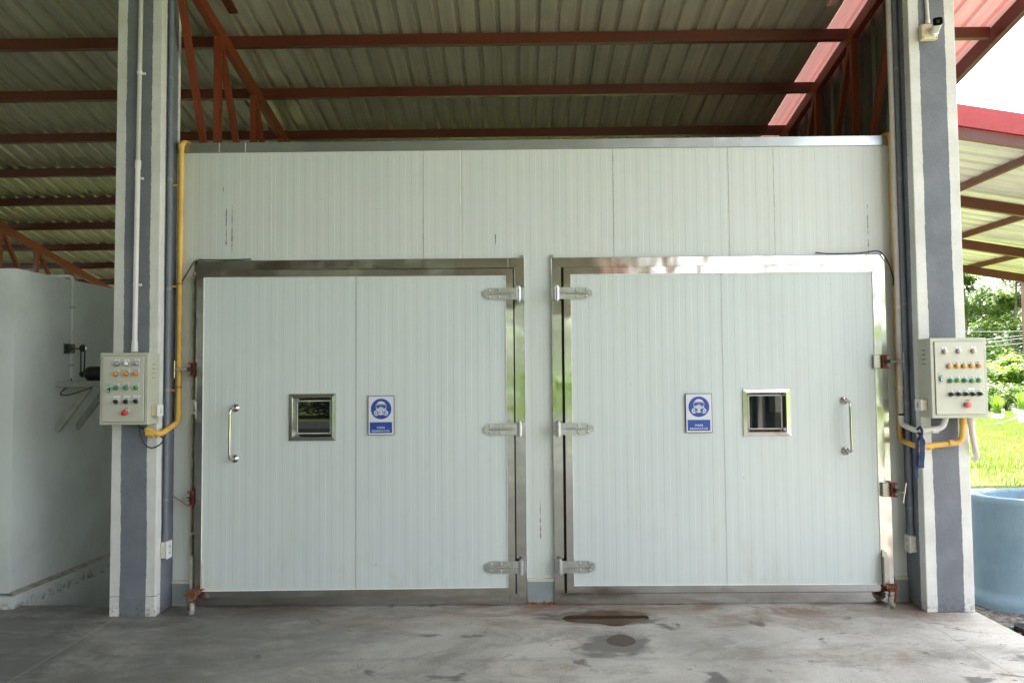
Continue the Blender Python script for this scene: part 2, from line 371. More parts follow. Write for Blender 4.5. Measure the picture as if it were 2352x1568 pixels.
M['skirt'] = plain('grey_skirting_paint', (.24, .28, .29), .55, 0, .1, 6, .15, dirt=.25, dirtcol=(.33, .33, .31))
M['skirtwhite'] = plain('cream_skirting_trim', (.58, .58, .50), .6, 0, .1, 8, .1, dirt=.3, dirtcol=(.3, .26, .2))
M['plaster'] = mat_plaster('painted_render', (.62, .66, .65), .3, .0)
M['boxpaint'] = plain('beige_enamel', (.48, .485, .40), .42, 0, .05, 5, .06, dirt=.12, dirtcol=(.3, .25, .18))
M['boxdoor'] = plain('beige_enamel_door', (.53, .53, .45), .40, 0, .05, 4, .05, dirt=.10, dirtcol=(.34, .3, .22))
M['gap'] = plain('shadow_gap', (.03, .028, .022), .9)
M['white'] = plain('white_plastic', (.74, .75, .73), .45, 0, .05, 20)
M['cream'] = plain('cream_plastic', (.66, .60, .43), .5, 0, .08, 20)
M['dirtyswitch'] = plain('weathered_white_plastic', (.62, .60, .53), .6, 0, .15, 40, .1, dirt=.4)
M['yellow'] = plain('yellow_conduit', (.72, .43, .085), .45, 0, .14, 6, dirt=.5, dirtcol=(.35, .2, .06))
M['pvc'] = plain('white_conduit', (.70, .69, .66), .4, 0, .06, 6, dirt=.15, dirtcol=(.4, .36, .3))
M['greypipe'] = plain('blue_grey_painted_conduit', (.145, .162, .20), .45, 0, .08, 8)
M['clampgrey'] = plain('blue_grey_clip', (.20, .22, .27), .5)
M['black'] = plain('black_cable', (.012, .012, .014), .42)
M['navy'] = plain('navy_cloth_strap', (.018, .035, .10), .8, 0, .3, 40, .4)
M['signwhite'] = plain('sign_white', (.66, .67, .74), .35, 0, .02, 3)
M['signblue'] = plain('sign_blue', (.015, .06, .34), .35, 0, .06, 3)
M['signedge'] = plain('sign_black_edge', (.015, .015, .015), .4)
M['lampgrey'] = plain('frosted_grey_lens', (.36, .35, .38), .3)
M['lampwhite'] = plain('white_lens', (.80, .80, .78), .3)
M['lampcream'] = plain('cream_lens', (.68, .62, .50), .3)
M['lamporange'] = plain('orange_lens', (.85, .25, .02), .22)
M['lampyellow'] = plain('amber_lens', (.95, .42, .05), .22)
M['lampgreen'] = plain('green_lens', (.02, .28, .10), .22)
M['lampgreenlight'] = plain('light_green_lens', (.12, .42, .10), .22)
M['redbutton'] = plain('red_button', (.62, .035, .025), .35)
M['redfaded'] = plain('faded_red_button', (.75, .14, .13), .45)
M['teal'] = plain('teal_breaker', (.28, .52, .45), .5)
M['bezel'] = plain('grey_bezel', (.22, .23, .25), .3, .6)
M['ink'] = plain('printed_ink', (.04, .04, .05), .6)
M['motor'] = plain('black_motor_enamel', (.012, .013, .015), .3, 0, .2, 20, .1)
M['bracket'] = plain('grey_painted_bracket', (.34, .35, .335), .55, 0, .12, 14, .15, dirt=.2)
M['tank'] = None
M['water'] = None
n_ = NM('blue_painted_concrete'); v_ = n_.pos(); a_ = n_.noise(v_, 2.3, 5, .6); b_ = n_.noise(n_.map(v_, (1, 1, .6)), 13, 5, .7)
c_ = n_.mix(n_.ss(a_, .3, .7), (.19, .30, .39), (.25, .36, .45)); c_ = n_.mix(n_.ss(n_.noise(v_, 60, 3, .6), .70, .75, 0, .5), c_, (.3, .4, .5))
n_.set(col=c_, rough=.5, spec=.4); n_.bump(n_.math('ADD', b_, n_.math('MULTIPLY', n_.ss(n_.noise(v_, 34, 4, .7), .56, .68), .8)), .5, .012); M['tank'] = n_.m
n_ = NM('puddle_water'); n_.set(col=(.065, .042, .026), rough=.03, spec=.35, ior=1.25); n_.p.inputs['Coat Roughness'].default_value = .02
n_.bump(n_.noise(n_.pos(), 3, 2), .02, .01); M['water'] = n_.m
n_ = NM('dark_window_glass'); n_.set(col=(.006, .008, .009), rough=.012, spec=.5, ior=1.5); n_.p.inputs['Coat Roughness'].default_value = .01; M['glass'] = n_.m
n_ = NM('path_concrete'); v_ = n_.pos(); n_.set(col=n_.mix(n_.ss(n_.noise(v_, 2, 5, .6), .3, .7), (.42, .41, .38), (.52, .51, .48)), rough=.8); M['path'] = n_.m
n_ = NM('gravel_ground'); v_ = n_.pos(); q_ = n_.node('ShaderNodeTexVoronoi'); q_.inputs['Scale'].default_value = 28; n_.link(v_, q_.inputs['Vector'])
c_ = n_.mix(n_.ss(n_.noise(v_, 18, 5, .7), .35, .65), (.10, .085, .065), (.30, .28, .25)); n_.set(col=c_, rough=.9, spec=.15); n_.bump(q_.outputs['Distance'], .8, .03); M['gravel'] = n_.m
M['stone'] = plain('grey_stone', (.26, .25, .23), .85, 0, .3, 20, .3)
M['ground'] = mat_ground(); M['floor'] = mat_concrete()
M['grass'] = mat_leaf('grass_blade', (.13, .20, .05), (.23, .29, .09), .6, .6)
M['leafdark'] = mat_leaf('dark_leaf', (.04, .09, .02), (.11, .19, .04))
M['leafmid'] = mat_leaf('mid_leaf', (.08, .15, .03), (.19, .28, .07))
M['leaflight'] = mat_leaf('light_leaf', (.11, .22, .03), (.26, .38, .09))
M['blade'] = mat_leaf('lemongrass_blade', (.16, .30, .03), (.28, .42, .07))
M['bark'] = plain('tree_bark', (.12, .10, .08), .9, 0, .3, 12, .5)
M['potwhite'] = plain('white_foam_planter', (.62, .63, .63), .7, 0, .1, 8, .1, dirt=.2)
M['soil'] = plain('dark_soil', (.05, .035, .025), .95)

# ================================================================== SETTING
XR = 3.045                                    # slab edge on the right
def struct(o): o['kind'] = 'structure'; return o
# ground with a lower pit under the building
B0x, B1x, B0y, B1y, GZ, PZ = -12.0, XR-.02, -19.0, 9.0, -.15, -.75
xs = [-400, B0x, B1x, 400]; ys = [-400, B0y, B1y, 400]; vs = []; fs = []
for j in range(4):
    for i in range(4): vs.append((xs[i], ys[j], GZ))
for j in range(3):
    for i in range(3):
        if i == 1 and j == 1: continue
        fs.append((j*4+i, j*4+i+1, (j+1)*4+i+1, (j+1)*4+i))
n0 = len(vs); vs += [(B0x, B0y, PZ), (B1x, B0y, PZ), (B1x, B1y, PZ), (B0x, B1y, PZ)]
fs += [(n0, n0+1, n0+2, n0+3), (5, 6, n0+1, n0), (6, 10, n0+2, n0+1), (10, 9, n0+3, n0+2), (9, 5, n0, n0+3)]
struct(quick('ground', vs, fs, M['ground']))
# floor slab: a T around the pit by the left room
FE = .03
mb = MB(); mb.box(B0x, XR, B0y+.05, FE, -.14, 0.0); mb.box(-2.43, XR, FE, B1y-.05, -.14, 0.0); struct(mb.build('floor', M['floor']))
struct(MB().box(XR+.02, 60, 3.9, 6.15, GZ-.1, GZ+.008).build('path', M['path']))
struct(MB().box(-60, 60, -25.5, -19.3, GZ-.1, GZ+.008).build('road', plain('asphalt', (.055, .055, .058), .85, 0, .15, 3)))
struct(MB().box(XR+.02, 60, -14.6, -12.4, GZ-.1, GZ+.008).build('path', M['path']))
vs = []; fs = []; NX, NY = 26, 90
for j in range(NY+1):
    for i in range(NX+1):
        x = XR+.005+(5.6)*i/NX; y = -9.5+13.4*j/NY
        vs.append((x, y, GZ+.012+.018*random.random()))
for j in range(NY):
    for i in range(NX): a = j*(NX+1)+i; fs.append((a, a+1, a+NX+2, a+NX+1))
o = quick('gravel', vs, fs, M['gravel'], smooth=True); o['kind'] = 'structure'
for P, nm in ((PUD1, 'puddle'), (PUD2, 'puddle')):
    q = floor_poly(P, .001); q = bez(q+[q[0]], 4)[:-1]
    struct(quick(nm, [(p.x, p.y, .0012) for p in q], [tuple(range(len(q)))], M['water']))

# ================================================================== ROOF
MS = .20; PY1, PSP = .82, .76; PZ1 = 4.36            # purlin undersides: z = PZ1 - MS*(y-PY1)
a_check = 0
def zroof(y): return PZ1 - MS*(y-PY1)
# calibrate against the photo: underside of the first two purlins at the middle of the picture
def fit_roof():
    D = []
    for k, py in enumerate((103.5, 226.0)):
        d = ray(1176, py); D.append((d.z/d.y))
    return D
RIDGE = -6.4; EAVE_F = -19.2; BACK = 8.9
PH_ = .090
def zs(y): return zroof(y)+PH_+.004 if y >= RIDGE else zroof(RIDGE)+PH_+.004-MS*(RIDGE-y)
def sheet(name, x0, x1, ya, yb, mat, parent, pitch=.163, h=.032, thick=.0, zf=zs, flip=False):
    prof = []; x = x0
    while x < x1-.001:
        for dx, dz in ((0, 0), (.103, 0), (.113, h), (.148, h), (.158, 0)):
            if x+dx*pitch/.163 <= x1: prof.append((x+dx*pitch/.163, dz))
        x += pitch
    prof.append((x1, 0.0)); vs = []; fs = []; yy = [ya+(yb-ya)*i/6 for i in range(7)]
    for y in yy:
        for (px_, dz) in prof: vs.append((px_, y, zf(y)+dz))
    m_ = len(prof)
    for j in range(6):
        for i in range(m_-1): fs.append((j*m_+i, j*m_+i+1, (j+1)*m_+i+1, (j+1)*m_+i))
    return quick(name, vs, fs, mat, parent)
roof = thing('shed_roof', 'large corrugated metal shed roof on dark red purlins over the white panel wall', 'roof', (0, 0, 4.0))
TXR = 2.70; VX = 3.97
sheet('roof_sheet', -13.0, 2.585, RIDGE, BACK, M['sheet'], roof)
sheet('roof_sheet', -13.0, 2.585, EAVE_F, RIDGE, M['sheet'], roof)
o = sheet('roof_sheet', 2.583, VX-.02, RIDGE, BACK, M['pinklit_sheet'], roof); o['label'] = 'sheets over the right verge, reflected pink light painted into their colour'
o = sheet('roof_sheet', 2.583, VX-.02, EAVE_F, RIDGE, M['pinklit_sheet'], roof); o['label'] = 'sheets over the right verge, reflected pink light painted into their colour'
k = -26
while True:
    y = PY1+PSP*(k-1); k += 1
    if y > BACK-.1: break
    if y < EAVE_F+.1: continue
    zb = zs(y)-PH_-.004
    b = MB(); y -= .045
    # C section purlin, open to the back
    b.box(-13, VX-.05, y-.0, y+.004, zb, zb+PH_); b.box(-13, VX-.05, y+.004, y+.052, zb, zb+.004); b.box(-13, VX-.05, y+.004, y+.052, zb+PH_-.004, zb+PH_)
    b.box(-13, VX-.05, y+.048, y+.052, zb+.004, zb+.018)
    b.build('purlin', M['redsteel'], roof)
# red verge board along the right edge
b = MB()
for ya, yb in ((RIDGE, BACK), (EAVE_F, RIDGE)):
    b.bar((VX, ya, zs(ya)-.055), (VX, yb, zs(yb)-.055), .05, .15)
b.build('verge_board', M['redsteel'], roof)
# stub cleats seen at the very top of the picture
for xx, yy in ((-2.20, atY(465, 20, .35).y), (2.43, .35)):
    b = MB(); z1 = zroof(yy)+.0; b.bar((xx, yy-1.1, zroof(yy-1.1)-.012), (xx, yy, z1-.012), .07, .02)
    b.build('cleat', M['pinklit_sheet'] if xx > 0 else M['redsteel'], roof)

# trusses
def truss(X, label, zbot, ylo=-.9, yhi=BACK-.3, wd=.055, group='red steel roof trusses', nodes=None):
    t = thing('roof_truss', label, 'truss', (X, 0, zbot), group)
    c = .10
    MB().bar((X, ylo, zroof(ylo)-c/2), (X, yhi, zroof(yhi)-c/2), wd, c, bev=.003).build('top_chord', M['trussred'], t)
    MB().bar((X, max(ylo, .14) if ylo > -2 else ylo, zbot), (X, yhi, zbot), wd, .08, bev=.003).build('bottom_chord', M['trussred'], t)
    ys_ = nodes; prev = None
    for y in ys_:
        if zroof(y)-c > zbot+.1:
            if y > .1 or ylo < -2: MB().bar((X, y, zbot+.04), (X, y, zroof(y)-c+.01), wd*.9, .055, (0, 1, 0)).build('web_post', M['trussred'], t)
            if prev is not None and not (prev < -.3 and ylo > -2):
                MB().bar((X, prev+.03, zroof(prev)-c), (X, y-.02, zbot+.05), wd*.8, .045, (0, 1, 0)).build('web_diagonal', M['trussred'], t)
            prev = y
    return t
truss(-2.385, 'red truss just right of the left column, its webs rising behind the wall top', 2.78, nodes=[-.25, .52, 1.34, 2.12, 2.9])
truss(TXR+.03, 'dark red truss by the right column in front of the vertical cladding', 2.78, nodes=[-.15, .65, 1.40, 2.13, 2.9])
truss(-6.75, 'orange red truss beyond the low wall at the far left', 2.60, ylo=-6, nodes=[-2.4, -.9, .7, 2.2, 2.9, 3.6, 4.35, 5.1, 5.84, 6.56, 7.3])
# gable cladding behind the right truss
vs = []; prof = []; y = .12
while y < BACK-.2:
    for dy, dx in ((0, 0), (.10, 0), (.115, .024), (.15, .024), (.165, 0)): prof.append((y+dy, dx))
    y += .2
for z_ in (0, 1):
    for (yy, dx) in prof: vs.append((TXR+.10+dx, yy, 2.55 if z_ == 0 else max(2.56, zroof(yy)+.10)))
m_ = len(prof); o = quick('gable_cladding', vs, [(i, i+1, m_+i+1, m_+i) for i in range(m_-1)], M['cladsheet'])
tag(o, 'dark ribbed metal cladding closing the gable behind the right roof truss', 'cladding')

# ================================================================== COLUMNS
CLX0, CLX1, CFY = -2.785, -2.472, -.245
CRX0, CRX1 = 2.712, 3.032
def column(x0, x1, side, label, ztop, feet=0.0):
    m = mat_column('striped_column_paint_'+('a' if side > 0 else 'b'), x0, x1, CFY, side)
    b = MB(); b.box(x0, x1, CFY, CFY+.30, feet, ztop, .006, seg=2)
    o = b.build('column', m); return tag(o, label, 'column', 'striped concrete columns')
column(CLX0, CLX1, 1, 'white concrete column with a blue grey stripe, left of the doors, carrying the smaller control box', 4.62)
column(CRX0, CRX1, -1, 'white concrete column with a blue grey stripe, right of the doors, carrying the security camera', 4.62)

mfc = mat_column('striped_column_paint_front', 3.50, 3.82, -6.2, 1)
b = MB(); b.box(3.50, 3.82, -6.2, -5.9, -.15, 5.6, .006, seg=2); tag(b.build('column', mfc), 'striped concrete column standing behind the camera, seen only mirrored in the right window', 'column', 'striped concrete columns')
t = thing('cabinet', 'grey steel cabinet against the mirrored column behind the camera', 'cabinet', (3.9, -6.1, .6))
MB().box(3.66, 3.98, -5.88, -5.60, 1.05, 1.75, .004).build('body', M['boxpaint'], t)
# ================================================================== LEFT LOW WALL
WL = atZ(22, 1362, .105).x
WL2 = atZ(252, 1270, .105)
wsl = (WL2.x-WL)/(WL2.y-(-.03))
lw = thing('low_wall', 'pale rendered low wall at the far left with a dirty ledge near the floor', 'wall', (WL-.4, .5, 0))
ZT = 2.40
def wx(y): return WL+wsl*(y+.03)
b = MB(); n = 8; y0_, y1_ = -.045, 4.5
vs = [(-9, y0_, .105), (wx(y0_), y0_, .105), (wx(y1_), y1_, .105), (-9, y1_, .105), (-9, y0_, ZT), (wx(y0_), y0_, ZT), (wx(y1_), y1_, ZT-.03), (-9, y1_, ZT)]
b.add(vs, [(0, 1, 5, 4), (1, 2, 6, 5), (2, 3, 7, 6), (3, 0, 4, 7), (4, 5, 6, 7), (3, 2, 1, 0)]); b.build('wall', M['plaster'], lw)
e = .035; z0_ = PZ
vs = [(-9, y0_-e*.6, z0_), (wx(y0_)+e, y0_-e*.6, z0_), (wx(y1_)+e, y1_, z0_), (-9, y1_, z0_), (-9, y0_-e*.6, .088), (wx(y0_)+e, y0_-e*.6, .088), (wx(y1_)+e, y1_, .088), (-9, y1_, .088)]
b = MB().add(vs, [(0, 1, 5, 4), (1, 2, 6, 5), (2, 3, 7, 6), (3, 0, 4, 7), (4, 5, 6, 7), (3, 2, 1, 0)]); b.build('plinth', M['plaster'], lw)
vs = [(wx(y0_)+.001, y0_-.005, .112), (wx(y0_)+e+.002, y0_-.005, .0885), (wx(y1_)+e+.002, y1_, .0885), (wx(y1_)+.001, y1_, .112)]
MB().add(vs, [(0, 1, 2, 3)]).build('ledge', plain('dirty_ledge_render', (.30, .28, .23), .85, 0, .3, 18, .4, dirt=.6, dirtcol=(.07, .05, .03)), lw)
# unseen far left wall, added dark to keep the left bay dim
b = MB().box(-12.6, -12.4, -19, 9, -.1, 3.2); o = b.build('side_shade_wall', plain('side_shade_wall_dark', (.20, .21, .20), .8)); tag(o, 'unseen dark wall added beyond the low wall to keep the left bay dim', 'wall')

b = MB().box(-12.38, -6.9, -19.15, -19.0, -.1, 3.0); o = b.build('front_shade_wall', plain('front_shade_wall_dark', (.20, .21, .20), .8)); tag(o, 'unseen wall added far behind the camera on its left to cut light', 'wall')  # out of view, added to dim the light from the front left
b = MB().box(-12.38, CLX0+.3, 8.95, 9.1, PZ, 2.25); o = b.build('rear_shade_wall', M['plaster']); tag(o, 'unseen wall added at the rear behind the low wall to block light', 'wall')  # out of view, added to close off light from the back
# pipe on the low wall
pz = [atX(168, 640, wx(.6)+.02), atX(165.5, 877, wx(.6)+.02)]
py_ = (pz[0].y+pz[1].y)/2; pxx = wx(py_)+.018
b = MB(); ztop_ = atY(169, 634, py_).z
b.tube(elbow([(pxx-.25, py_, ztop_), (pxx, py_, ztop_), (pxx, py_, atY(166, 868, py_).z)], .04), .0125, 10)
t = thing('conduit', 'thin painted conduit running down the low wall above the motor', 'pipe', (pxx, py_, 1.6))
b.build('pipe', M['plaster'], t)
for yy in (706, 838):
    z_ = atY(166, yy, py_).z; MB().box(pxx-.016, pxx+.015, py_-.016, py_+.016, z_-.008, z_+.008, .002).build('clamp', M['bracket'], t)

# motor shelf
sy = 0
def mot(px, py): return atY(px, py, MY)
MY = atX(131.5, 883, wx(.45)).y
sx0 = wx(MY)
A = mot(133, 883); Bp = mot(216, 884)
zarm = A.z
t = thing('wall_bracket', 'grey steel wall bracket with two slanted struts on the low wall under the motor', 'bracket', (sx0, MY, zarm))
for dy in (0.0, .26):
    MB().box(sx0, sx0+.34, MY+dy-.018, MY+dy+.018, zarm-.02, zarm+.02, .003).build('arm', M['bracket'], t)
    MB().bar((sx0+.004, MY+dy-.002, zarm-.355), (sx0+.255, MY+dy-.002, zarm-.024), .03, .045, (0, 0, 1), .002).build('strut', M['bracket'], t)
MB().box(sx0+.0, sx0+.34, MY-.018, MY+.278, zarm+.0205, zarm+.027).build('plate', M['bracket'], t)
t = thing('electric_motor', 'black electric motor with a looped drive belt standing on the wall bracket', 'motor', (sx0+.3, MY+.13, zarm+.03))
mz = atY(225, 858, MY+.1).z; my = MY+.12; mx0 = atY(192, 858, MY+.1).x; r_ = .058
b = MB(); b.lathe([(.0, 0), (.022, 0), (.03, .012), (r_-.01, .02), (r_, .035), (r_, .215), (r_-.012, .235), (0, .24)], (mx0, my, mz), (1, 0, 0), 28)
for k in range(14):
    a = 2*math.pi*k/14; b.box(mx0+.045, mx0+.205, my+math.cos(a)*r_-.002, my+math.cos(a)*r_+.002, mz+math.sin(a)*r_-.002, mz+math.sin(a)*r_+.002)
b.build('motor_body', M['motor'], t)
MB().box(mx0+.04, mx0+.2, my-.05, my+.05, zarm+.028, mz-.045, .004).build('foot', M['motor'], t)
pz_up = atY(190, 800, MY+.1).z; bx = mx0-.02
MB().lathe([(0, -.014), (.021, -.014), (.021, -.008), (.017, -.003), (.017, .003), (.021, .008), (.021, .014), (0, .014)], (bx, my, mz), (1, 0, 0)).build('pulley', M['motor'], t)
# belt loop
pts = []
for k in range(13): a = math.pi*k/12; pts.append((bx, my+math.cos(a)*.029, pz_up+math.sin(a)*.029))
for k in range(13): a = math.pi+math.pi*k/12; pts.append((bx, my+math.cos(a)*.022, mz+math.sin(a)*.022))
pts.append(pts[0]); MB().tube(pts, .0055, 8, False).build('drive_belt', M['dark'], t)
MB().lathe([(0, -.014), (.028, -.014), (.028, -.008), (.023, -.003), (.023, .003), (.028, .008), (.028, .014), (0, .014)], (bx, my, pz_up), (1, 0, 0)).build('pulley', M['motor'], t)
MB().cyl((sx0+.03, my, pz_up), (bx, my, pz_up), .007).build('shaft', M['rust'], t)
t2 = thing('bearing_block', 'small dark bearing block bolted to the low wall above the motor', 'bearing', (sx0, my, pz_up))
MB().box(sx0, sx0+.05, my-.045, my+.035, pz_up-.036, pz_up+.036, .008, seg=2).build('housing', M['motor'], t2)
MB().box(sx0-.004, sx0+.008, my-.052, my+.042, pz_up-.042, pz_up+.042, .002).build('flange', M['steel_dull'], t2)
ca = [(pxx, py_-.0, atY(166, 868, py_).z), (pxx+.012, py_-.03, zarm+.01), (pxx+.05, my-.20, zarm-.07), (pxx+.13, my-.2, zarm-.075), (sx0+.30, my-.16, zarm-.02)]
tag(MB().tube(bez(ca, 8), .0045, 8).build('power_cable', M['black']), 'black cable sagging below the motor bracket on the low wall', 'cable')

# ================================================================== INSULATED CHAMBER WALL
CX0, CX1 = CLX1+.004, CRX0-.002
ZTOP = (SZ(425, 330)+SZ(1176, 321)+SZ(2040, 312))/3
ZTR = (SZ(425, 352)+SZ(1176, 344)+SZ(2040, 335))/3
def ribbed(x0, x1, z0, z1, y, per=.0855, phase=0.0, dep=.0006, bev=.004):
    b = MB(); xsn = []; k = math.floor((x0-phase)/per)-1
    ev = []
    while phase+k*per < x1:
        a = phase+k*per; ev += [(a, 0), (a+bev, dep), (a+per/2, dep), (a+per/2+bev, 0)]; k += 1
    ev = [e_ for e_ in ev if x0 < e_[0] < x1]
    ev = [(x0, ev[0][1])]+ev+[(x1, ev[-1][1])]
    vs = [(x, y-d, z0) for x, d in ev]+[(x, y-d, z1) for x, d in ev]; m = len(ev)
    b.add(vs, [(i, i+1, m+i+1, m+i) for i in range(m-1)])
    return b
ch = thing('insulated_wall', 'tall white ribbed sandwich panel wall with two big doors under the roof', 'wall', (0, .05, 0))
b = ribbed(CX0, CX1, .0, ZTR-.0, 0.0); b.box(CX0, CX1, .004, 4.1, 0, ZTOP-.003); b.build('panel', M['panel'], ch)
b = MB(); b.box(CX0, CX1, -.010, .12, ZTR, ZTOP, .003)
b.build('top_flashing', M['galv'], ch)
for px in (505, 565, 1640, 1700):
    xx = SX(px, 335); MB().box(xx-.0015, xx+.0015, -.0125, -.0095, ZTR+.001, ZTOP-.004).build('flashing_joint', M['seamwhite'], ch)
jz0 = SZ(1000, 594)
for px, wd, mt in ((623.5, .003, 'seamwhite'), (972.5, .002, 'seamdark'), (1057.5, .0075, 'seamwhite'), (1061, .002, 'seamdark'), (1408.5, .0018, 'seamdark'), (1674, .002, 'seamdark'), (1671.5, .003, 'seamwhite'), (1778, .0018, 'seamdark')):
    xx = SX(px, 470); MB().box(xx-wd/2, xx+wd/2, -.0014, .0, jz0-.05, ZTR-.002).build('panel_joint', M[mt], ch)
zsk = SZ(1240, 1334); zsk2 = SZ(1240, 1327)
xs_ = [(CX0, SX(441, 1350)), (SX(1211, 1350), SX(1275, 1350)), (SX(2054, 1350), CX1)]
for a, c in xs_:
    MB().box(a, c, -.012, .001, .0, zsk, .002).build('skirting', M['skirt'], ch)
    MB().box(a, c, -.016, .001, zsk, zsk2, .002).build('skirting_trim', M['skirtwhite'], ch)
b = MB(); random.seed(3)
a, c = xs_[1]; x = a
while x < c:
    h = .006+.018*random.random()**2+(.03 if x < a+.03 else 0)*random.random(); ww = .006+.01*random.random()
    b.box(x, min(x+ww, c), -.0145-.001*random.random(), -.011, 0, h); x += ww
b.build('rust_stain', M['rust'], ch)

# ================================================================== DOORS
def frame_mitre(b, X0, X1, Z0, Z1, w_, y0, y1, bottomw=None):
    """four mitred members around a rectangle, front face at y0, slightly crowned"""
    wb = w_ if bottomw is None else bottomw
    o = [(X0, Z0), (X1, Z0), (X1, Z1), (X0, Z1)]; i = [(X0+w_, Z0+wb), (X1-w_, Z0+wb), (X1-w_, Z1-w_), (X0+w_, Z1-w_)]
    for k in range(4):
        k2 = (k+1) % 4; g = .0009
        O1, O2, I1, I2 = o[k], o[k2], i[k], i[k2]
        dv = Vector((O2[0]-O1[0], O2[1]-O1[1])).normalized()*g
        P = [(O1[0]+dv.x, O1[1]+dv.y), (O2[0]-dv.x, O2[1]-dv.y), (I2[0]-dv.x, I2[1]-dv.y), (I1[0]+dv.x, I1[1]+dv.y)]
        cx_ = sum(p[0] for p in P)/4; cz_ = sum(p[1] for p in P)/4
        f = [(p[0], y0, p[1]) for p in P]; bk = [(p[0], y1, p[1]) for p in P]
        # chamfered front
        e_ = .003
        nrm = Vector((-dv.y, dv.x)).normalized()
        mid = [(P[0][0]+nrm.x*e_, y0, P[0][1]+nrm.y*e_), (P[1][0]+nrm.x*e_, y0, P[1][1]+nrm.y*e_), (P[2][0]-nrm.x*e_, y0, P[2][1]-nrm.y*e_), (P[3][0]-nrm.x*e_, y0, P[3][1]-nrm.y*e_)]
        out = [(p[0], y0+e_, p[1]) for p in P]
        b.add(mid+out+bk, [(0, 1, 2, 3), (0, 1, 5, 4), (2, 3, 7, 6), (4, 5, 9, 8), (6, 7, 11, 10), (1, 2, 6, 5), (3, 0, 4, 7), (5, 6, 10, 9), (7, 4, 8, 11)])
    return b

def text_mb(s, size, x, y, z, bold=.0, xs=1.0):
    cu = bpy.data.curves.new('t', 'FONT'); cu.body = s; cu.size = size; cu.align_x = 'CENTER'; cu.align_y = 'CENTER'; cu.offset = bold; cu.resolution_u = 2
    ob = bpy.data.objects.new('t', cu); COL.objects.link(ob)
    dg = bpy.context.evaluated_depsgraph_get(); me = bpy.data.meshes.new_from_object(ob.evaluated_get(dg))
    b = MB(); b.add([(x+v.co.x*xs, y, z+v.co.y) for v in me.vertices], [tuple(p.vertices) for p in me.polygons])
    bpy.data.objects.remove(ob); bpy.data.meshes.remove(me); return b

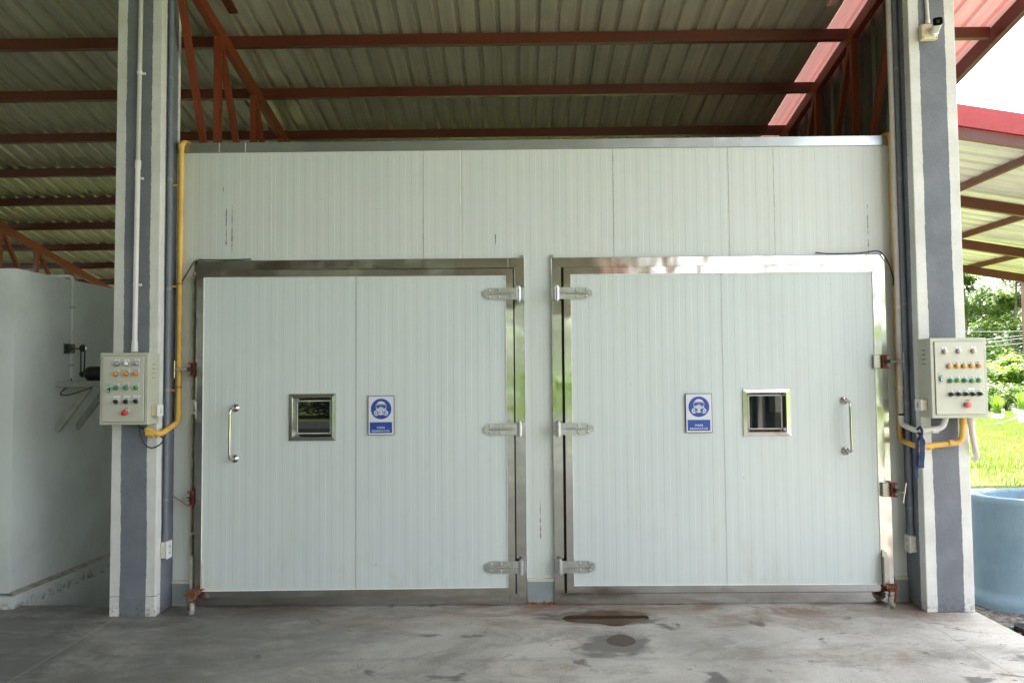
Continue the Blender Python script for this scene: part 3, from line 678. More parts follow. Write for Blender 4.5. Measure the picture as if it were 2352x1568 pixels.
def make_door(side, J, L, label, glabel):
    """J: jamb outer rect X0,X1,Z0,Z1   L: leaf outer rect"""
    X0, X1, Z0, Z1 = J; l0, l1, lz0, lz1 = L['rect']
    d = thing('insulated_door', label, 'door', ((X0+X1)/2, 0, 0), 'big white insulated doors')
    Mx = L['M']
    b = MB(); frame_mitre(b, X0, X1, Z0, Z1, .072, -.030, .0, .078); b.build('door_frame', M['steel'], d)
    # dark rubber rebate visible in the gap
    g = MB(); g.box(X0+.070, X1-.070, -.012, -.004, Z0+.076, Z1-.070); g.build('gasket', M['dark'], d)
    # butt joint straps in the frame
    hs = 1 if side < 0 else -1
    hx = X1 if side < 0 else X0          # hinge side
    for (pp, zc) in L['straps']:
        MB().box(pp-.005, pp+.005, -.0325, -.029, zc[0], zc[1], .0005).build('frame_strap', M['steel_dull'], d)
    # leaf
    fy0, fy1 = -.062, -.014
    p0x, p1x, p0z, p1z = L['panel']
    b = MB(); q = [v for v in L['window']]; q = (q[0]+.002, q[1]-.002, q[2]+.002, q[3]-.002)
    for (a, c, e_, f_) in ((p0x-.002, q[0], p0z-.002, p1z+.002), (q[1], p1x+.002, p0z-.002, p1z+.002), (q[0], q[1], p0z-.002, q[2]), (q[0], q[1], q[3], p1z+.002)):
        r_b = ribbed(a, c, e_, f_, fy0+.006, phase=L.get('phase', 0)); b.add(r_b.v, r_b.f); b.box(a, c, fy0+.010, fy1, e_, f_)
    leaf = b.build('door_leaf', M['doorpanel'], d, M=Mx)
    b = MB()
    # leaf edge frame members with their own widths
    o = [(l0, lz0), (l1, lz0), (l1, lz1), (l0, lz1)]; i = [(p0x, p0z), (p1x, p0z), (p1x, p1z), (p0x, p1z)]
    for k in range(4):
        k2 = (k+1) % 4; P = [o[k], o[k2], i[k2], i[k]]; g_ = .0006
        f = [(p[0], fy0, p[1]) for p in P]; bk = [(p[0], fy1, p[1]) for p in P]
        b.add(f+bk, [(0, 1, 2, 3), (0, 1, 5, 4), (1, 2, 6, 5), (2, 3, 7, 6), (3, 0, 4, 7)])
    b.build('leaf_frame', M['steel'], leaf, M=Mx)
    # white sealant bead round the panel
    b = MB(); s_ = .0035
    b.box(p0x, p0x+s_, fy0-.001, fy0+.006, p0z, p1z); b.box(p1x-s_, p1x, fy0-.001, fy0+.006, p0z, p1z)
    b.box(p0x+s_, p1x-s_, fy0-.001, fy0+.006, p1z-s_, p1z); b.box(p0x+s_, p1x-s_, fy0-.001, fy0+.006, p0z, p0z+s_)
    b.build('sealant', M['seamwhite'], leaf, M=Mx)
    jx = L['joint']; b = MB(); b.box(jx-.0013, jx+.0013, fy0+.0046, fy0+.006, p0z+s_, p1z-s_); b.build('panel_joint', M['seamdark'] if side < 0 else M['seamlight'], leaf, M=Mx)
    # window
    wx0, wx1, wz0, wz1 = L['window']; gx0, gx1, gz0, gz1 = L['glass']; mx0, mx1, mz0, mz1 = L['mid']
    b = MB(); yf = fy0-.004
    def ring(a, c, ya, yc):
        A = [(a[0], a[2]), (a[1], a[2]), (a[1], a[3]), (a[0], a[3])]; Cc = [(c[0], c[2]), (c[1], c[2]), (c[1], c[3]), (c[0], c[3])]
        for k in range(4):
            k2 = (k+1) % 4
            b.add([(A[k][0], ya, A[k][1]), (A[k2][0], ya, A[k2][1]), (Cc[k2][0], yc, Cc[k2][1]), (Cc[k][0], yc, Cc[k][1])], [(0, 1, 2, 3)])
    w0 = (wx0, wx1, wz0, wz1); w1 = (wx0+.003, wx1-.003, wz0+.003, wz1-.003); m0 = (mx0, mx1, mz0, mz1); m1 = (mx0+.004, mx1-.004, mz0+.004, mz1-.004); g0 = (gx0, gx1, gz0, gz1)
    ring(w0, w1, fy0+.006, yf); ring(w1, m0, yf, yf-.003); ring(m0, m1, yf-.003, yf+.002); ring(m1, g0, yf+.002, fy0+.032)
    b.build('window_frame', M['steel'] if side < 0 else M['steel_bright'], leaf, M=Mx)
    b = MB(); s_ = .004
    for (a, c, e_, f) in ((gx0, gx1, gz0, gz0+s_), (gx0, gx1, gz1-s_, gz1), (gx0, gx0+s_, gz0, gz1), (gx1-s_, gx1, gz0, gz1)): b.box(a, c, fy0+.028, fy0+.031, e_, f)
    b.build('window_seal', M['white'], leaf, M=Mx)
    b = MB(); b.box(gx0, gx1, fy0+.030, fy0+.036, gz0, gz1); b.build('window_pane', M['glass'], leaf, M=Mx)
    # handle
    (hx0, hz0), (hx1, hz1) = L['handle']; out = .075; dx = -.012 if side < 0 else .012
    pts = elbow([(hx0, fy0, hz0), (hx0+dx, fy0-out, hz0), (hx1+dx, fy0-out, hz1), (hx1, fy0, hz1)], .035)
    b = MB(); b.tube(pts, .0098, 14); b.build('handle', M['steel_bright'], leaf, M=Mx)
    for (fx, fz) in ((hx0, hz0), (hx1, hz1)):
        MB().lathe([(.028, 0), (.028, -.004), (.024, -.008), (.017, -.009), (.0135, -.018), (.0, -.018)], (fx, fy0+.004, fz), (0, 1, 0)).build('handle_rose', M['steel_bright'], leaf, M=Mx)
    # hinges
    s = 1 if side < 0 else -1           # strap runs towards -s from the barrel
    bxc = L['barrel']
    for zc in L['hinges']:
        tip = L['tip']; hh = .041
        b = MB(); n = [(bxc, zc-hh), (bxc, zc+hh), (tip+s*.045, zc+hh), (tip, zc+.019), (tip, zc-.019), (tip+s*.045, zc-hh)]
        b.prism(n, fy0-.0075, fy0-.0015)
        b.prism([(bxc-s*.060, zc-hh), (bxc-s*.060, zc+hh), (bxc-s*.004, zc+hh+.001), (bxc-s*.004, zc-hh-.001)], fy0-.0155, fy0-.003)
        b.tube([(bxc-s*.004, fy0-.011, zc), (tip+s*.035, fy0-.011, zc)], .0065, 10, True)
        hg = b.build('hinge', M['hinge'], d, M=Mx)
        MB().tube([(bxc, fy0-.006, zc-.044), (bxc, fy0-.006, zc+.044)], .021, 20).build('hinge_barrel', M['hinge'], hg)
        b2 = MB(); b2.tube([(bxc, fy0-.006, zc-.052), (bxc, fy0-.006, zc-.045)], .015, 16); b2.tube([(bxc, fy0-.006, zc+.045), (bxc, fy0-.006, zc+.052)], .015, 16); b2.tube([(bxc, fy0-.006, zc-.057), (bxc, fy0-.006, zc+.057)], .006, 10); b2.build('hinge_pin', M['hinge'], hg)
        for rx in (tip+s*.042, tip+s*.110):
            for rz in (-.024, .024):
                MB().lathe([(.0085, 0), (.0078, -.003), (.0055, -.0055), (0, -.0065)], (rx, fy0-.0075, zc+rz), (0, 1, 0), 12).build('rivet', M['hinge'], hg, M=Mx)
        MB().box(bxc+s*.006, bxc+s*.036, -.052, -.029, zc-.046, zc+.046, .004).build('hinge_plate', M['hinge'], hg)
    return d, leaf, fy0

def avg(*a): return sum(a)/len(a)
LY = -.062     # plane of leaf fronts
def DX(px, py, y=LY): return atY(px, py, y).x
def DZ(px, py, y=LY): return atY(px, py, y).z
# left door --------------------------------------------------------
JL = (avg(DX(444, 600, -.03), DX(441, 1380, -.03)), avg(DX(1204, 592, -.03), DX(1210, 1384, -.03)), .002, avg(DZ(450, 598, -.03), DZ(1195, 593, -.03)))
pl1 = avg(DX(1162.5, 633), DX(1166, 1345)); ll1 = avg(DX(1178.5, 616), DX(1183, 1360))
ang = R_(1.35)
hinge_pt = Vector((ll1, -.03, 0))
ML = Matrix.Translation(hinge_pt) @ Matrix.Rotation(ang, 4, 'Z') @ Matrix.Translation(-hinge_pt)
ML_inv = ML.inverted()
def onleafL(px, py):
    """point on the turned left leaf, expressed unturned"""
    d = ray(px, py); nrm = ML.to_3x3() @ Vector((0, -1, 0)); p0 = ML @ Vector((0, LY, 1)); t = (p0-CAM).dot(nrm)/d.dot(nrm); return ML_inv @ (CAM+d*t)
def lx(px, py): return onleafL(px, py).x
def lz(px, py): return onleafL(px, py).z
pl0 = avg(lx(467, 640), lx(461.5, 1355)); plz1 = avg(lz(467, 637), lz(1150, 633)); plz0 = avg(lz(465, 1359), lz(1150, 1348))
ll0 = pl0-.040; llz1 = plz1+.050; llz0 = plz0-.045
W4 = lambda f, g, a, b, c, d_: (f(a, c), f(b, c), g(a, d_), g(a, c))
def rectL(x0, x1, y0, y1): return (avg(lx(x0, y0), lx(x0, y1)), avg(lx(x1, y0), lx(x1, y1)), avg(lz(x0, y1), lz(x1, y1)), avg(lz(x0, y0), lz(x1, y0)))
def rectR(x0, x1, y0, y1): return (avg(DX(x0, y0), DX(x0, y1)), avg(DX(x1, y0), DX(x1, y1)), avg(DZ(x0, y1), DZ(x1, y1)), avg(DZ(x0, y0), DZ(x1, y0)))
dL, leafL, _ = make_door(-1, JL, dict(rect=(ll0, ll1, llz0, llz1), panel=(pl0, pl1, plz0, plz1), M=ML, joint=avg(lx(817, 640), lx(817.5, 1350)), phase=lx(817, 1000),
    window=rectL(662.8, 771.5, 903.5, 1012.5), mid=rectL(671, 763, 912.6, 1003.6), glass=rectL(680.5, 757, 920.5, 995.5),
    handle=((lx(541, 937), lz(541, 937)), (lx(539, 1053), lz(539, 1053))), hinges=[DZ(1150, 675), DZ(1150, 985), DZ(1150, 1301.5)], barrel=avg(DX(1191, 675), DX(1197, 1301)), tip=lx(1112, 985),
    straps=[(DX(1166, 604, -.03), (JL[3]-.071, JL[3]-.001)), (DX(1172, 1372, -.03), (.004, .078))]),
    'left white insulated door with steel edging, a green lit window and a handle near the left column', '')
# right door -------------------------------------------------------
JR = (avg(DX(1264.5, 592, -.03), DX(1275, 1384, -.03)), avg(DX(2031, 586, -.03), DX(2056, 1375, -.03)), .002, avg(DZ(1270, 591.5, -.03), DZ(2025, 584, -.03)))
pr0 = avg(DX(1309, 632), DX(1320, 1344)); pr1 = avg(DX(2003.5, 623), DX(2026, 1340)); prz1 = avg(DZ(1310, 631.5), DZ(2003, 622)); prz0 = avg(DZ(1320, 1345.5), DZ(2026, 1341))
rl0 = avg(DX(1293, 620), DX(1304, 1355)); rl1 = pr1+.048
dR, leafR, _ = make_door(1, JR, dict(rect=(rl0, rl1, prz0-.048, prz1+.050), panel=(pr0, pr1, prz0, prz1), M=Matrix.Identity(4), joint=avg(DX(1656, 627), DX(1671, 1343)), phase=DX(1664, 1000),
    window=rectR(1706, 1816, 892.6, 1001.5), mid=rectR(1716, 1806, 901, 992), glass=rectR(1722.5, 1799, 907.5, 985),
    handle=((DX(1938, 920), DZ(1938, 920)), (DX(1942, 1035.5), DZ(1942, 1035.5))), hinges=[DZ(1300, 673.5), DZ(1300, 984.5), DZ(1300, 1300.5)], barrel=avg(DX(1278, 675), DX(1287, 1301)), tip=DX(1363.5, 985),
    straps=[(DX(1990, 595, -.03), (JR[3]-.071, JR[3]-.001))]),
    'right white insulated door with steel edging, its window near the right handle and column', '')
# corner tabs above the frames
for px, py, dd in ((1199, 589.5, dL), (1268, 588.5, dR), (460, 597, dL)):
    p = atY(px, py, -.02); MB().box(p.x-.012, p.x+.012, -.024, -.001, p.z-.010, p.z+.010, .002).build('frame_lug', M['steel_dull'], dd)
# brown rubber edge along the latch side of the left door
for z0_, z1_, ww, mt in ((1.45, 2.36, .010, 'gasket'), (.52, 1.35, .010, 'gasket'), (.36, .50, .014, 'gasket'), (.05, .36, .020, 'seamwhite')):
    MB().box(JL[0]-.002, JL[0]-.002+ww, -.052, -.030, z0_, z1_, .002).build('edge_seal', plain('dirty_edge_seal', (.33, .28, .22), .7, 0, .25, 30, dirt=.6) if mt == 'gasket' else M['dirtyswitch'], dd if False else dL)

# screw clamps, one upper and one lower per door
def clamp(side, px, py, parent, mode):
    s = side                         # -1 left door: clamp points to -x
    p = atY(px, py, -.10); X, Z = p.x, p.z; y0 = -.075
    c = MB(); c.box(X-s*.012-.026, X-s*.012+.026, y0-.012, y0+.02, Z-.048, Z+.048, .003)
    cl = c.build('clamp_plate', M['steel_dull'], parent)
    b = MB(); x0 = X+s*.014; x1 = X+s*.058
    a, c_ = min(x0, x1), max(x0, x1)
    b.box(a, c_, y0-.035, y0+.02, Z+.040, Z+.048, .001); b.box(a, c_, y0-.035, y0+.02, Z-.048, Z-.040, .001); b.box(a, c_, y0+.005, y0+.012, Z-.040, Z+.040)
    b.box(a, a+.006, y0-.035, y0+.005, Z-.040, Z+.040) if s > 0 else b.box(c_-.006, c_, y0-.035, y0+.005, Z-.040, Z+.040)
    b.build('clamp_channel', M['redoxide'], cl)
    if mode == 'side':
        q0 = Vector((X+s*.02, y0-.025, Z)); q1 = Vector((X+s*.135, y0-.075, Z)); tb = Vector((0, 0, .06))
    else:
        q0 = Vector((X+s*.03, y0-.02, Z)); q1 = Vector((X+s*.055, y0-.13, Z-.004)); tb = Vector((-s*.006*0+.012*s, 0, .068)) if s > 0 else Vector((-.055, 0, .035))
    MB().cyl(q0, q1, .0085, 14).build('clamp_screw', M['steel_dull'], cl)
    MB().cyl(q0, q0+(q1-q0)*.35, .015, 6).build('clamp_nut', M['dark'], cl)
    MB().cyl(q1-tb, q1+tb, .0045, 10).build('clamp_bar', M['steel_bright'], cl)
clamp(-1, 452, 848, dL, 'side'); clamp(-1, 450, 1144, dL, 'front')
clamp(1, 2022, 830, dR, 'side'); clamp(1, 2042, 1125, dR, 'front')

# casters
def caster(side, px, pyb, parent, turn):
    g = atZ(px, pyb, .0); X, Y = g.x, g.y; r = .041
    Rm = Matrix.Rotation(turn, 3, 'Z'); ax = Rm @ Vector((1, 0, 0)); fwd = Rm @ Vector((0, 1, 0))
    c = Vector((X, Y, r+.001)); top = .135
    f = MB(); f.box(X-.045, X+.045, Y-.02, Y+.05, top, top+.007, .001); fk = f.build('caster', M['rust'], parent)
    f = MB()
    for sgn in (-1, 1):
        o_ = ax*(.021*sgn)
        f.bar(c+o_+Vector((0, 0, -.008)), c+o_+fwd*.025+Vector((0, 0, top-.045)), .004, .038, fwd)
    f.bar(c-ax*.024+fwd*.025+Vector((0, 0, top-.05)), c+ax*.024+fwd*.025+Vector((0, 0, top-.05)), .05, .02, (0, 0, 1)); f.cyl((X, Y+.015, top-.03), (X, Y+.015, top), .022)
    f.build('caster_fork', M['rust'], fk)
    MB().lathe([(0, -.012), (.024, -.012), (.027, -.014), (r-.004, -.015), (r, -.010), (r, .010), (r-.004, .015), (.027, .014), (.024, .012), (0, .012)], c, ax, 28).build('caster_wheel', plain('worn_grey_wheel', (.34, .32, .28), .6, 0, .2, 40, .1, dirt=.5), fk)
    MB().cyl(c-ax*.027, c+ax*.027, .006, 8).build('caster_axle', M['rust'], fk)
    for dx, dy in ((-.036, -.012), (.036, -.012), (.036, .04), (-.036, .04)):
        MB().cyl((X+dx, Y+dy, top-.008), (X+dx, Y+dy, top+.018), .004, 8).build('caster_bolt', M['steel_dull'], fk)
    # angle piece carrying it
    zt = .37
    b = MB(); s = side
    xa = X+(.030 if s < 0 else -.040); P = [(xa, top+.007), (xa, zt-.03), (xa+.012, zt), (xa+.035, zt), (xa+.035, top+.007)] if s < 0 else [(xa, top+.007), (xa, zt), (xa+.028, zt), (xa+.045, zt-.05), (xa+.045, top+.007)]
    b.prism(P, -.086, -.080); b.box(xa-.002, xa+.003, -.115, -.080, top+.007, zt-.035)
    b.build('caster_angle', M['dirtyswitch'] if s < 0 else M['steel_dull'], parent)
    b = MB(); b.box(X-.04, X+.045, Y+.0, -.080, top+.0075, top+.013); b.build('caster_plate', M['rust'], parent)
caster(-1, 439, 1412, dL, R_(32)); caster(1, 2050, 1394, dR, R_(-38))

# cables along the door heads
c = [atY(577, 595, -.02), atY(520, 597, -.03), atY(470, 597, -.035), atY(448, 600, -.045), atY(436, 617, -.06), atY(419, 646, -.05), atY(414, 662, -.04)]
tag(MB().tube(bez(c, 6), .0042, 8).build('power_cable', M['black']), 'black cable lying along the top of the left door frame', 'cable')
c = [atY(1873, 580, -.02), atY(1900, 582.5, -.03), atY(1950, 582.5, -.035), atY(1985, 580, -.035), atY(2010, 576.5, -.035), atY(2025, 581, -.05), atY(2040, 603, -.05), atY(2050, 632, -.045), atY(2053, 655, -.035)]
tag(MB().tube(bez(c, 6), .0045, 8).build('power_cable', M['black']), 'black cable arching over the corner of the right door frame', 'cable')

# ================================================================== SIGNS
def sign(corner, Mx, label):
    """corner = (x0,x1,z0,z1) on the leaf plane"""
    x0, x1, z0, z1 = corner; W_, H_ = x1-x0, z1-z0; y = LY-.001
    t = thing('safety_sign', label, 'sign', (Mx @ Vector(((x0+x1)/2, y, (z0+z1)/2))), 'wear respirator signs')
    u = lambda a: x0+W_*(a-232)/(985-232); v = lambda c: z1-H_*(c-300)/(1420-300); q = W_/(985-232)
    MB().box(x0, x1, y-.006, y, z0, z1, .001).build('sign_frame', M['signedge'], t, M=Mx)
    MB().box(u(250), u(968), y-.0072, y-.0055, v(1405), v(314)).build('sign_board', M['signwhite'], t, M=Mx)
    def flat(poly, lay, nm, mt): return (lay, nm, mt, poly)
    L1 = y-.0080; L2 = y-.0088; L3 = y-.0096; L4 = y-.0104
    def disc(cx, cy, rx, ry, n=40, a0=0, a1=2*math.pi, rot=0):
        out = []
        for k in range(n):
            a = a0+(a1-a0)*k/(n if abs(a1-a0-2*math.pi) < 1e-6 else n-1); X_, Y_ = rx*math.cos(a), ry*math.sin(a)
            out.append((cx+X_*math.cos(rot)-Y_*math.sin(rot), cy+X_*math.sin(rot)+Y_*math.cos(rot)))
        return out
    def mk(polys, yy, nm, mt):
        b = MB()
        for p in polys: b.add([(u(a), yy, v(c)) for a, c in p], [tuple(range(len(p)))])
        b.build(nm, mt, t, M=Mx)
    mk([disc(609, 676, 293, 293, 64)], L1, 'blue_disc', M['signblue'])
    mk([[(287, 1052), (922, 1052), (922, 1363), (287, 1363)]], L1, 'text_panel', M['signblue'])
    dome = [(475, 545)]+disc(609, 590, 140, 135, 24, math.pi+.35, 2*math.pi-.35)+[(745, 545), (700, 533), (609, 526), (520, 533)]
    gog = [(462, 560), (520, 545), (609, 540), (700, 545), (757, 560), (763, 610), (752, 660), (700, 672), (665, 660), (640, 632), (609, 622), (578, 632), (553, 660), (520, 672), (466, 660), (457, 610)]
    face = [(466, 672), (520, 684), (556, 674), (585, 645), (609, 636), (634, 645), (662, 674), (700, 684), (752, 672), (752, 716), (700, 740), (675, 800), (686, 822), (650, 842), (609, 849), (565, 842), (530, 822), (545, 800), (520, 740), (466, 716)]
    fl = disc(478, 790, 78, 80, 30); fr = disc(738, 790, 78, 80, 30)
    mk([dome, gog, face, fl, fr], L2, 'respirator_symbol', M['signwhite'])
    gi = [(474, 572), (530, 560), (609, 555), (690, 560), (745, 572), (750, 612), (741, 645), (702, 655), (676, 645), (650, 618), (609, 606), (568, 618), (542, 645), (516, 655), (477, 645), (470, 612)]
    n1 = [(609, 693), (640, 703), (668, 745), (664, 785), (640, 796), (578, 796), (554, 785), (552, 745), (578, 703)]
    sh = lambda P, k_: [(sum(p[0] for p in P)/len(P)+(p[0]-sum(p_[0] for p_ in P)/len(P))*k_, sum(p[1] for p in P)/len(P)+(p[1]-sum(p_[1] for p_ in P)/len(P))*k_) for p in P]
    mk([gi, n1, disc(474, 790, 64, 66, 30), disc(742, 790, 64, 66, 30)], L3, 'symbol_lines', M['signblue'])
    mk([sh(n1, .76), disc(461, 793, 45, 58, 24, rot=-.3), disc(756, 793, 45, 58, 24, rot=.3)], L4, 'symbol_fill', M['signwhite'])
    mk([disc(461, 796, 17, 26, 18, rot=-.3)], L4-.0008, 'symbol_dot', M['signblue']); mk([disc(754, 796, 17, 26, 18, rot=.3)], L4-.0008, 'symbol_dot', M['signblue'])
    k_ = q
    cap = .70
    for s_, cx_, cy_, w__, h__ in (('WEAR', 602, 1208, 240, 66), ('RESPIRATOR', 603, 1304, 506, 56)):
        b = text_mb(s_, 1.0, 0, 0, 0, .008)
        xs_ = [p.x for p in b.v]; zs_ = [p.z for p in b.v]; w0, h0 = max(xs_)-min(xs_), max(zs_)-min(zs_); mx_, mz_ = (max(xs_)+min(xs_))/2, (max(zs_)+min(zs_))/2
        b.v = [Vector((u(cx_)+(p.x-mx_)/w0*w__*q, L2, v(cy_)+(p.z-mz_)/h0*h__*H_/1120)) for p in b.v]
        b.build('lettering', M['signwhite'], t, M=Mx)
sign(rectL(845.5, 906, 908.5, 998.5), ML, 'blue and white WEAR RESPIRATOR sign on the left door, right of its window')
sign(rectR(1574, 1635.5, 903.5, 993), Matrix.Identity(4), 'blue and white WEAR RESPIRATOR sign on the right door, left of its window')

# ================================================================== CONTROL BOXES
def control_box(fr, yf, depth, label, toPx, lamps, green_alt, sw_side, mats, labels=()):
    x0, x1, z0, z1 = fr
    t = thing('control_box', label, 'control box', ((x0+x1)/2, yf+depth, z0), 'beige electrical control boxes on the columns')
    MB().box(x0, x1, yf, yf+depth, z0, z1, .003, seg=2).build('enclosure', M['boxpaint'], t)
    m = .022*(x1-x0)/.33
    MB().box(x0+m-.002, x1-m+.002, yf-.0015, yf+.002, z0+m-.002, z1-m+.002).build('door_gap', M['gap'], t)
    MB().box(x0+m, x1-m, yf-.008, yf-.001, z0+m, z1-m, .002).build('box_door', M['boxdoor'], t)
    y = yf-.008
    def P(a, c): p = atY(*toPx(a, c), y-.004); return p.x, p.z
    for kind, a, c, mk, txt in lamps:
        X, Z = P(a, c)
        if kind in ('lamp', 'switch'):
            r = .0135
            pl = MB().box(X-.015, X+.017, y-.0015, y+.0005, Z-.014, Z+.030, .0005).build('name_plate', M['white'], t)
            if txt:
                b = text_mb(txt, .0085, X+.001, y-.0022, Z+.0235, .0003, min(1, 4.5/len(txt))); b.build('lettering', M['ink'], pl)
            bz = MB().lathe([(0, 0), (.0165, 0), (.0165, -.007), (.014, -.010), (0, -.010)], (X, y-.001, Z), (0, 1, 0), 20)
            if kind == 'lamp':
                o = bz.build('indicator_lamp', M['bezel'], t)
                MB().lathe([(.0128, -.009), (.0128, -.020), (.0105, -.024), (.0, -.0255)], (X, y-.001, Z), (0, 1, 0), 20).build('lens', M[mk], o)
            else:
                o = bz.build('selector_switch', M['bezel'], t)
                b = MB().lathe([(.0125, -.009), (.012, -.020), (0, -.020)], (X, y-.001, Z), (0, 1, 0), 20)
                b.box(-.004, .004, -.017, -.001, -.013, .013, .002)
                bb = MB().lathe([(.0125, -.009), (.012, -.020), (0, -.020)], (X, y-.001, Z), (0, 1, 0), 20); bb.bar((X-.009, y-.027, Z+.006), (X+.009, y-.027, Z-.006), .014, .007, (0, 0, 1), .001)
                bb.build('knob', M['dark'], o)
        elif kind == 'stop':
            pl = MB().box(X-.006, X+.022, y-.0015, y+.0005, Z+.004, Z+.032, .0005).build('name_plate', M['white'], t)
            MB().box(X-.005, X+.021, y-.0022, y-.0012, Z+.0245, Z+.0305).build('lettering', M['ink'], pl)
            o = MB().lathe([(0, 0), (.0165, 0), (.0165, -.014), (0, -.014)], (X, y-.001, Z), (0, 1, 0), 20).build('emergency_button', M['bezel'], t)
            MB().lathe([(.0, -.012), (.019, -.013), (.0205, -.018), (.0195, -.026), (.014, -.031), (0, -.033)], (X, y-.001, Z), (0, 1, 0), 24).build('button_cap', M[mk], o)
        elif kind == 'label':
            MB().box(X-.023, X+.023, y-.0032, y-.0016, Z-.007, Z+.007, rot=Matrix.Rotation(R_(-2), 3, 'Y')).build('paper_label', M['white'], t)
        elif kind == 'breaker':
            o = MB().box(X-.012, X+.012, y-.002, y+.001, Z-.036, Z+.036, .0005).build('breaker', M['teal'], t)
            MB().box(X-.008, X+.009, y-.010, y-.001, Z-.020, Z+.012, .002).build('breaker_body', M['dark'], o)
            MB().bar((X-.011, y-.020, Z+.001), (X+.008, y-.012, Z+.012), .012, .006).build('breaker_lever', M['teal'] if sw_side > 0 else M['dirtyswitch'], o)
            MB().box(X-.005, X+.006, y-.0115, y-.009, Z-.016, Z-.006).build('breaker_label', M['white'], o)
    # vents on the visible side
    xs_ = x1 if sw_side > 0 else x0; s = sw_side; yv = yf+depth*.38
    for k in range(4):
        zz = z1-.075-.030*k
        a, c = sorted((xs_, xs_+s*.004))
        MB().box(a-.001, c, yv, yv+.042, zz, zz+.004, .001).build('vent', M['boxdoor'], t)
        MB().box(a-.001, c-.003 if s > 0 else c, yv+.002, yv+.040, zz-.003, zz-.0002).build('vent_slot', M['gap'], t)
    return t
# left
YB = CFY; dep = .165
def LP(a, c): return (218.2+a*.1647, 786.6+c*.1647)
yfL = YB-dep
p0 = atY(230.3, 810.5, yfL); p1 = atY(338, 975, yfL); p0b = atY(228.5, 975, yfL)
fr = (avg(p0.x, p0b.x), p1.x, p1.z, p0.z)
LA = [('lamp', 308, 295, 'lampgrey', 'R'), ('lamp', 440, 292, 'lampwhite', 'S'), ('lamp', 583, 288, 'lampgrey', 'T')]
LA += [('lamp', a, c, 'lamporange', 'OVERLOAD') for a, c in ((297, 438), (440, 435), (576, 430))]
LA += [('lamp', a, c, 'lampgreen', 'RUN') for a, c in ((297, 627), (436, 627), (574, 628))]
LA += [('switch', a, c, None, 'OFF ON') for a, c in ((297, 825), (438, 820), (576, 817))]
LA += [('label', a, c, None, '') for a, c in ((302, 755), (446, 751), (580, 748))]
LA += [('stop', 427, 975, 'redbutton', ''), ('breaker', 190, 650, None, '')]
control_box(fr, yfL, dep, 'smaller beige control box on the left column, three lamps per row, bright red stop button', LP, LA, False, 1, None)
FRL = fr
# right
def RP(a, c): return (2067.1+a*.21247, 757.9+c*.21247)
yfR = YB-.165
p0 = atY(2136, 776, yfR); p1 = atY(2264.5, 776, yfR); p2 = atY(2141.5, 960.5, yfR); p3 = atY(2270.5, 959, yfR)
fr = (avg(p0.x, p2.x), avg(p1.x, p3.x), avg(p2.z, p3.z), avg(p0.z, p1.z))
LA = [('lamp', a, c, 'lampcream', s_) for a, c, s_ in ((482, 232, 'R'), (632, 228, 'S'), (793, 226, 'T'))]
LA += [('lamp', a, c, 'lamporange' if i_ == 4 else 'lampyellow', 'OVERLOAD') for i_, (a, c) in enumerate(((530, 390), (614, 387), (690, 388), (770, 385), (848, 383)))]
LA += [('lamp', a, c, 'lampgreen' if i_ in (0, 2) else 'lampgreenlight', 'RUN') for i_, (a, c) in enumerate(((543, 546), (621, 542), (697, 543), (778, 547), (853, 541)))]
LA += [('switch', a, c, None, 'OFF ON') for a, c in ((548, 693), (626, 690), (705, 690), (780, 690), (857, 687))]
LA += [('label', 770, 636, None, ''), ('stop', 722, 805, 'redfaded', ''), ('breaker', 443, 518, None, '')]
control_box(fr, yfR, .165, 'larger beige control box on the right column, five amber and five green lamps', RP, LA, True, -1, None)
FRR = fr

# little switch boxes on the sides of the control boxes
for (fr, s, px, py, lab) in ((FRL, 1, 352, 943, 'small cream switch box on the side of the left control box'), (FRR, -1, 2118, 930, 'small white rocker switch box on the side of the right control box')):
    X = fr[1] if s > 0 else fr[0]; yy = yfL+.055; z = atY(px, py, yy).z
    t = thing('switch_box', lab, 'switch', (X, yy, z))
    a, c = sorted((X+s*.001, X+s*.038)); MB().box(a, c, yy-.004, yy+.072, z-.034, z+.034, .003).build('back_box', M['cream'], t)
    a, c = sorted((X+s*.038, X+s*.046)); MB().box(a, c, yy-.008, yy+.076, z-.038, z+.038, .003, seg=2).build('face_plate', M['white'], t)
    a, c = sorted((X+s*.0455, X+s*.050)); MB().box(a, c, yy+.025, yy+.043, z-.018, z+.018, .002).build('rocker', M['cream'] if s > 0 else plain('tan_rocker', (.42, .33, .26), .5), t)
# outlets low on the columns' inner faces
for s, Xc, px, py, lab in ((1, CLX1, 383, 1261, 'white power outlet box low on the left column'), (-1, CRX0, 2090, 1247, 'dirty cream power outlet box low on the right column')):
    yy = CFY+.10; X = Xc+s*.001
    z = atX(px, py, Xc+s*.03).z if s > 0 else atX(px, py, Xc+s*.03).z
    yy = atX(px, py, Xc+s*.03).y; yy = min(max(yy, CFY+.06), CFY+.22)
    t = thing('power_outlet', lab, 'outlet', (X, yy, z))
    a, c = sorted((X, X+s*.040)); MB().box(a, c, yy-.036, yy+.036, z-.055, z+.055, .004).build('back_box', M['dirtyswitch'], t)
    a, c = sorted((X+s*.040, X+s*.049)); MB().box(a, c, yy-.040, yy+.040, z-.060, z+.060, .003).build('face_plate', M['white'] if s > 0 else M['dirtyswitch'], t)
    b = MB()
    for dz in (.022, -.022):
        for dy in (-.008, .008): a, c = sorted((X+s*.0485, X+s*.050)); b.box(a, c, yy+dy-.0015, yy+dy+.0015, z+dz-.007, z+dz+.007)
    b.build('socket_slots', M['dark'], t)
    if s > 0: OUTL = (yy, z)
    else: OUTR = (yy, z)

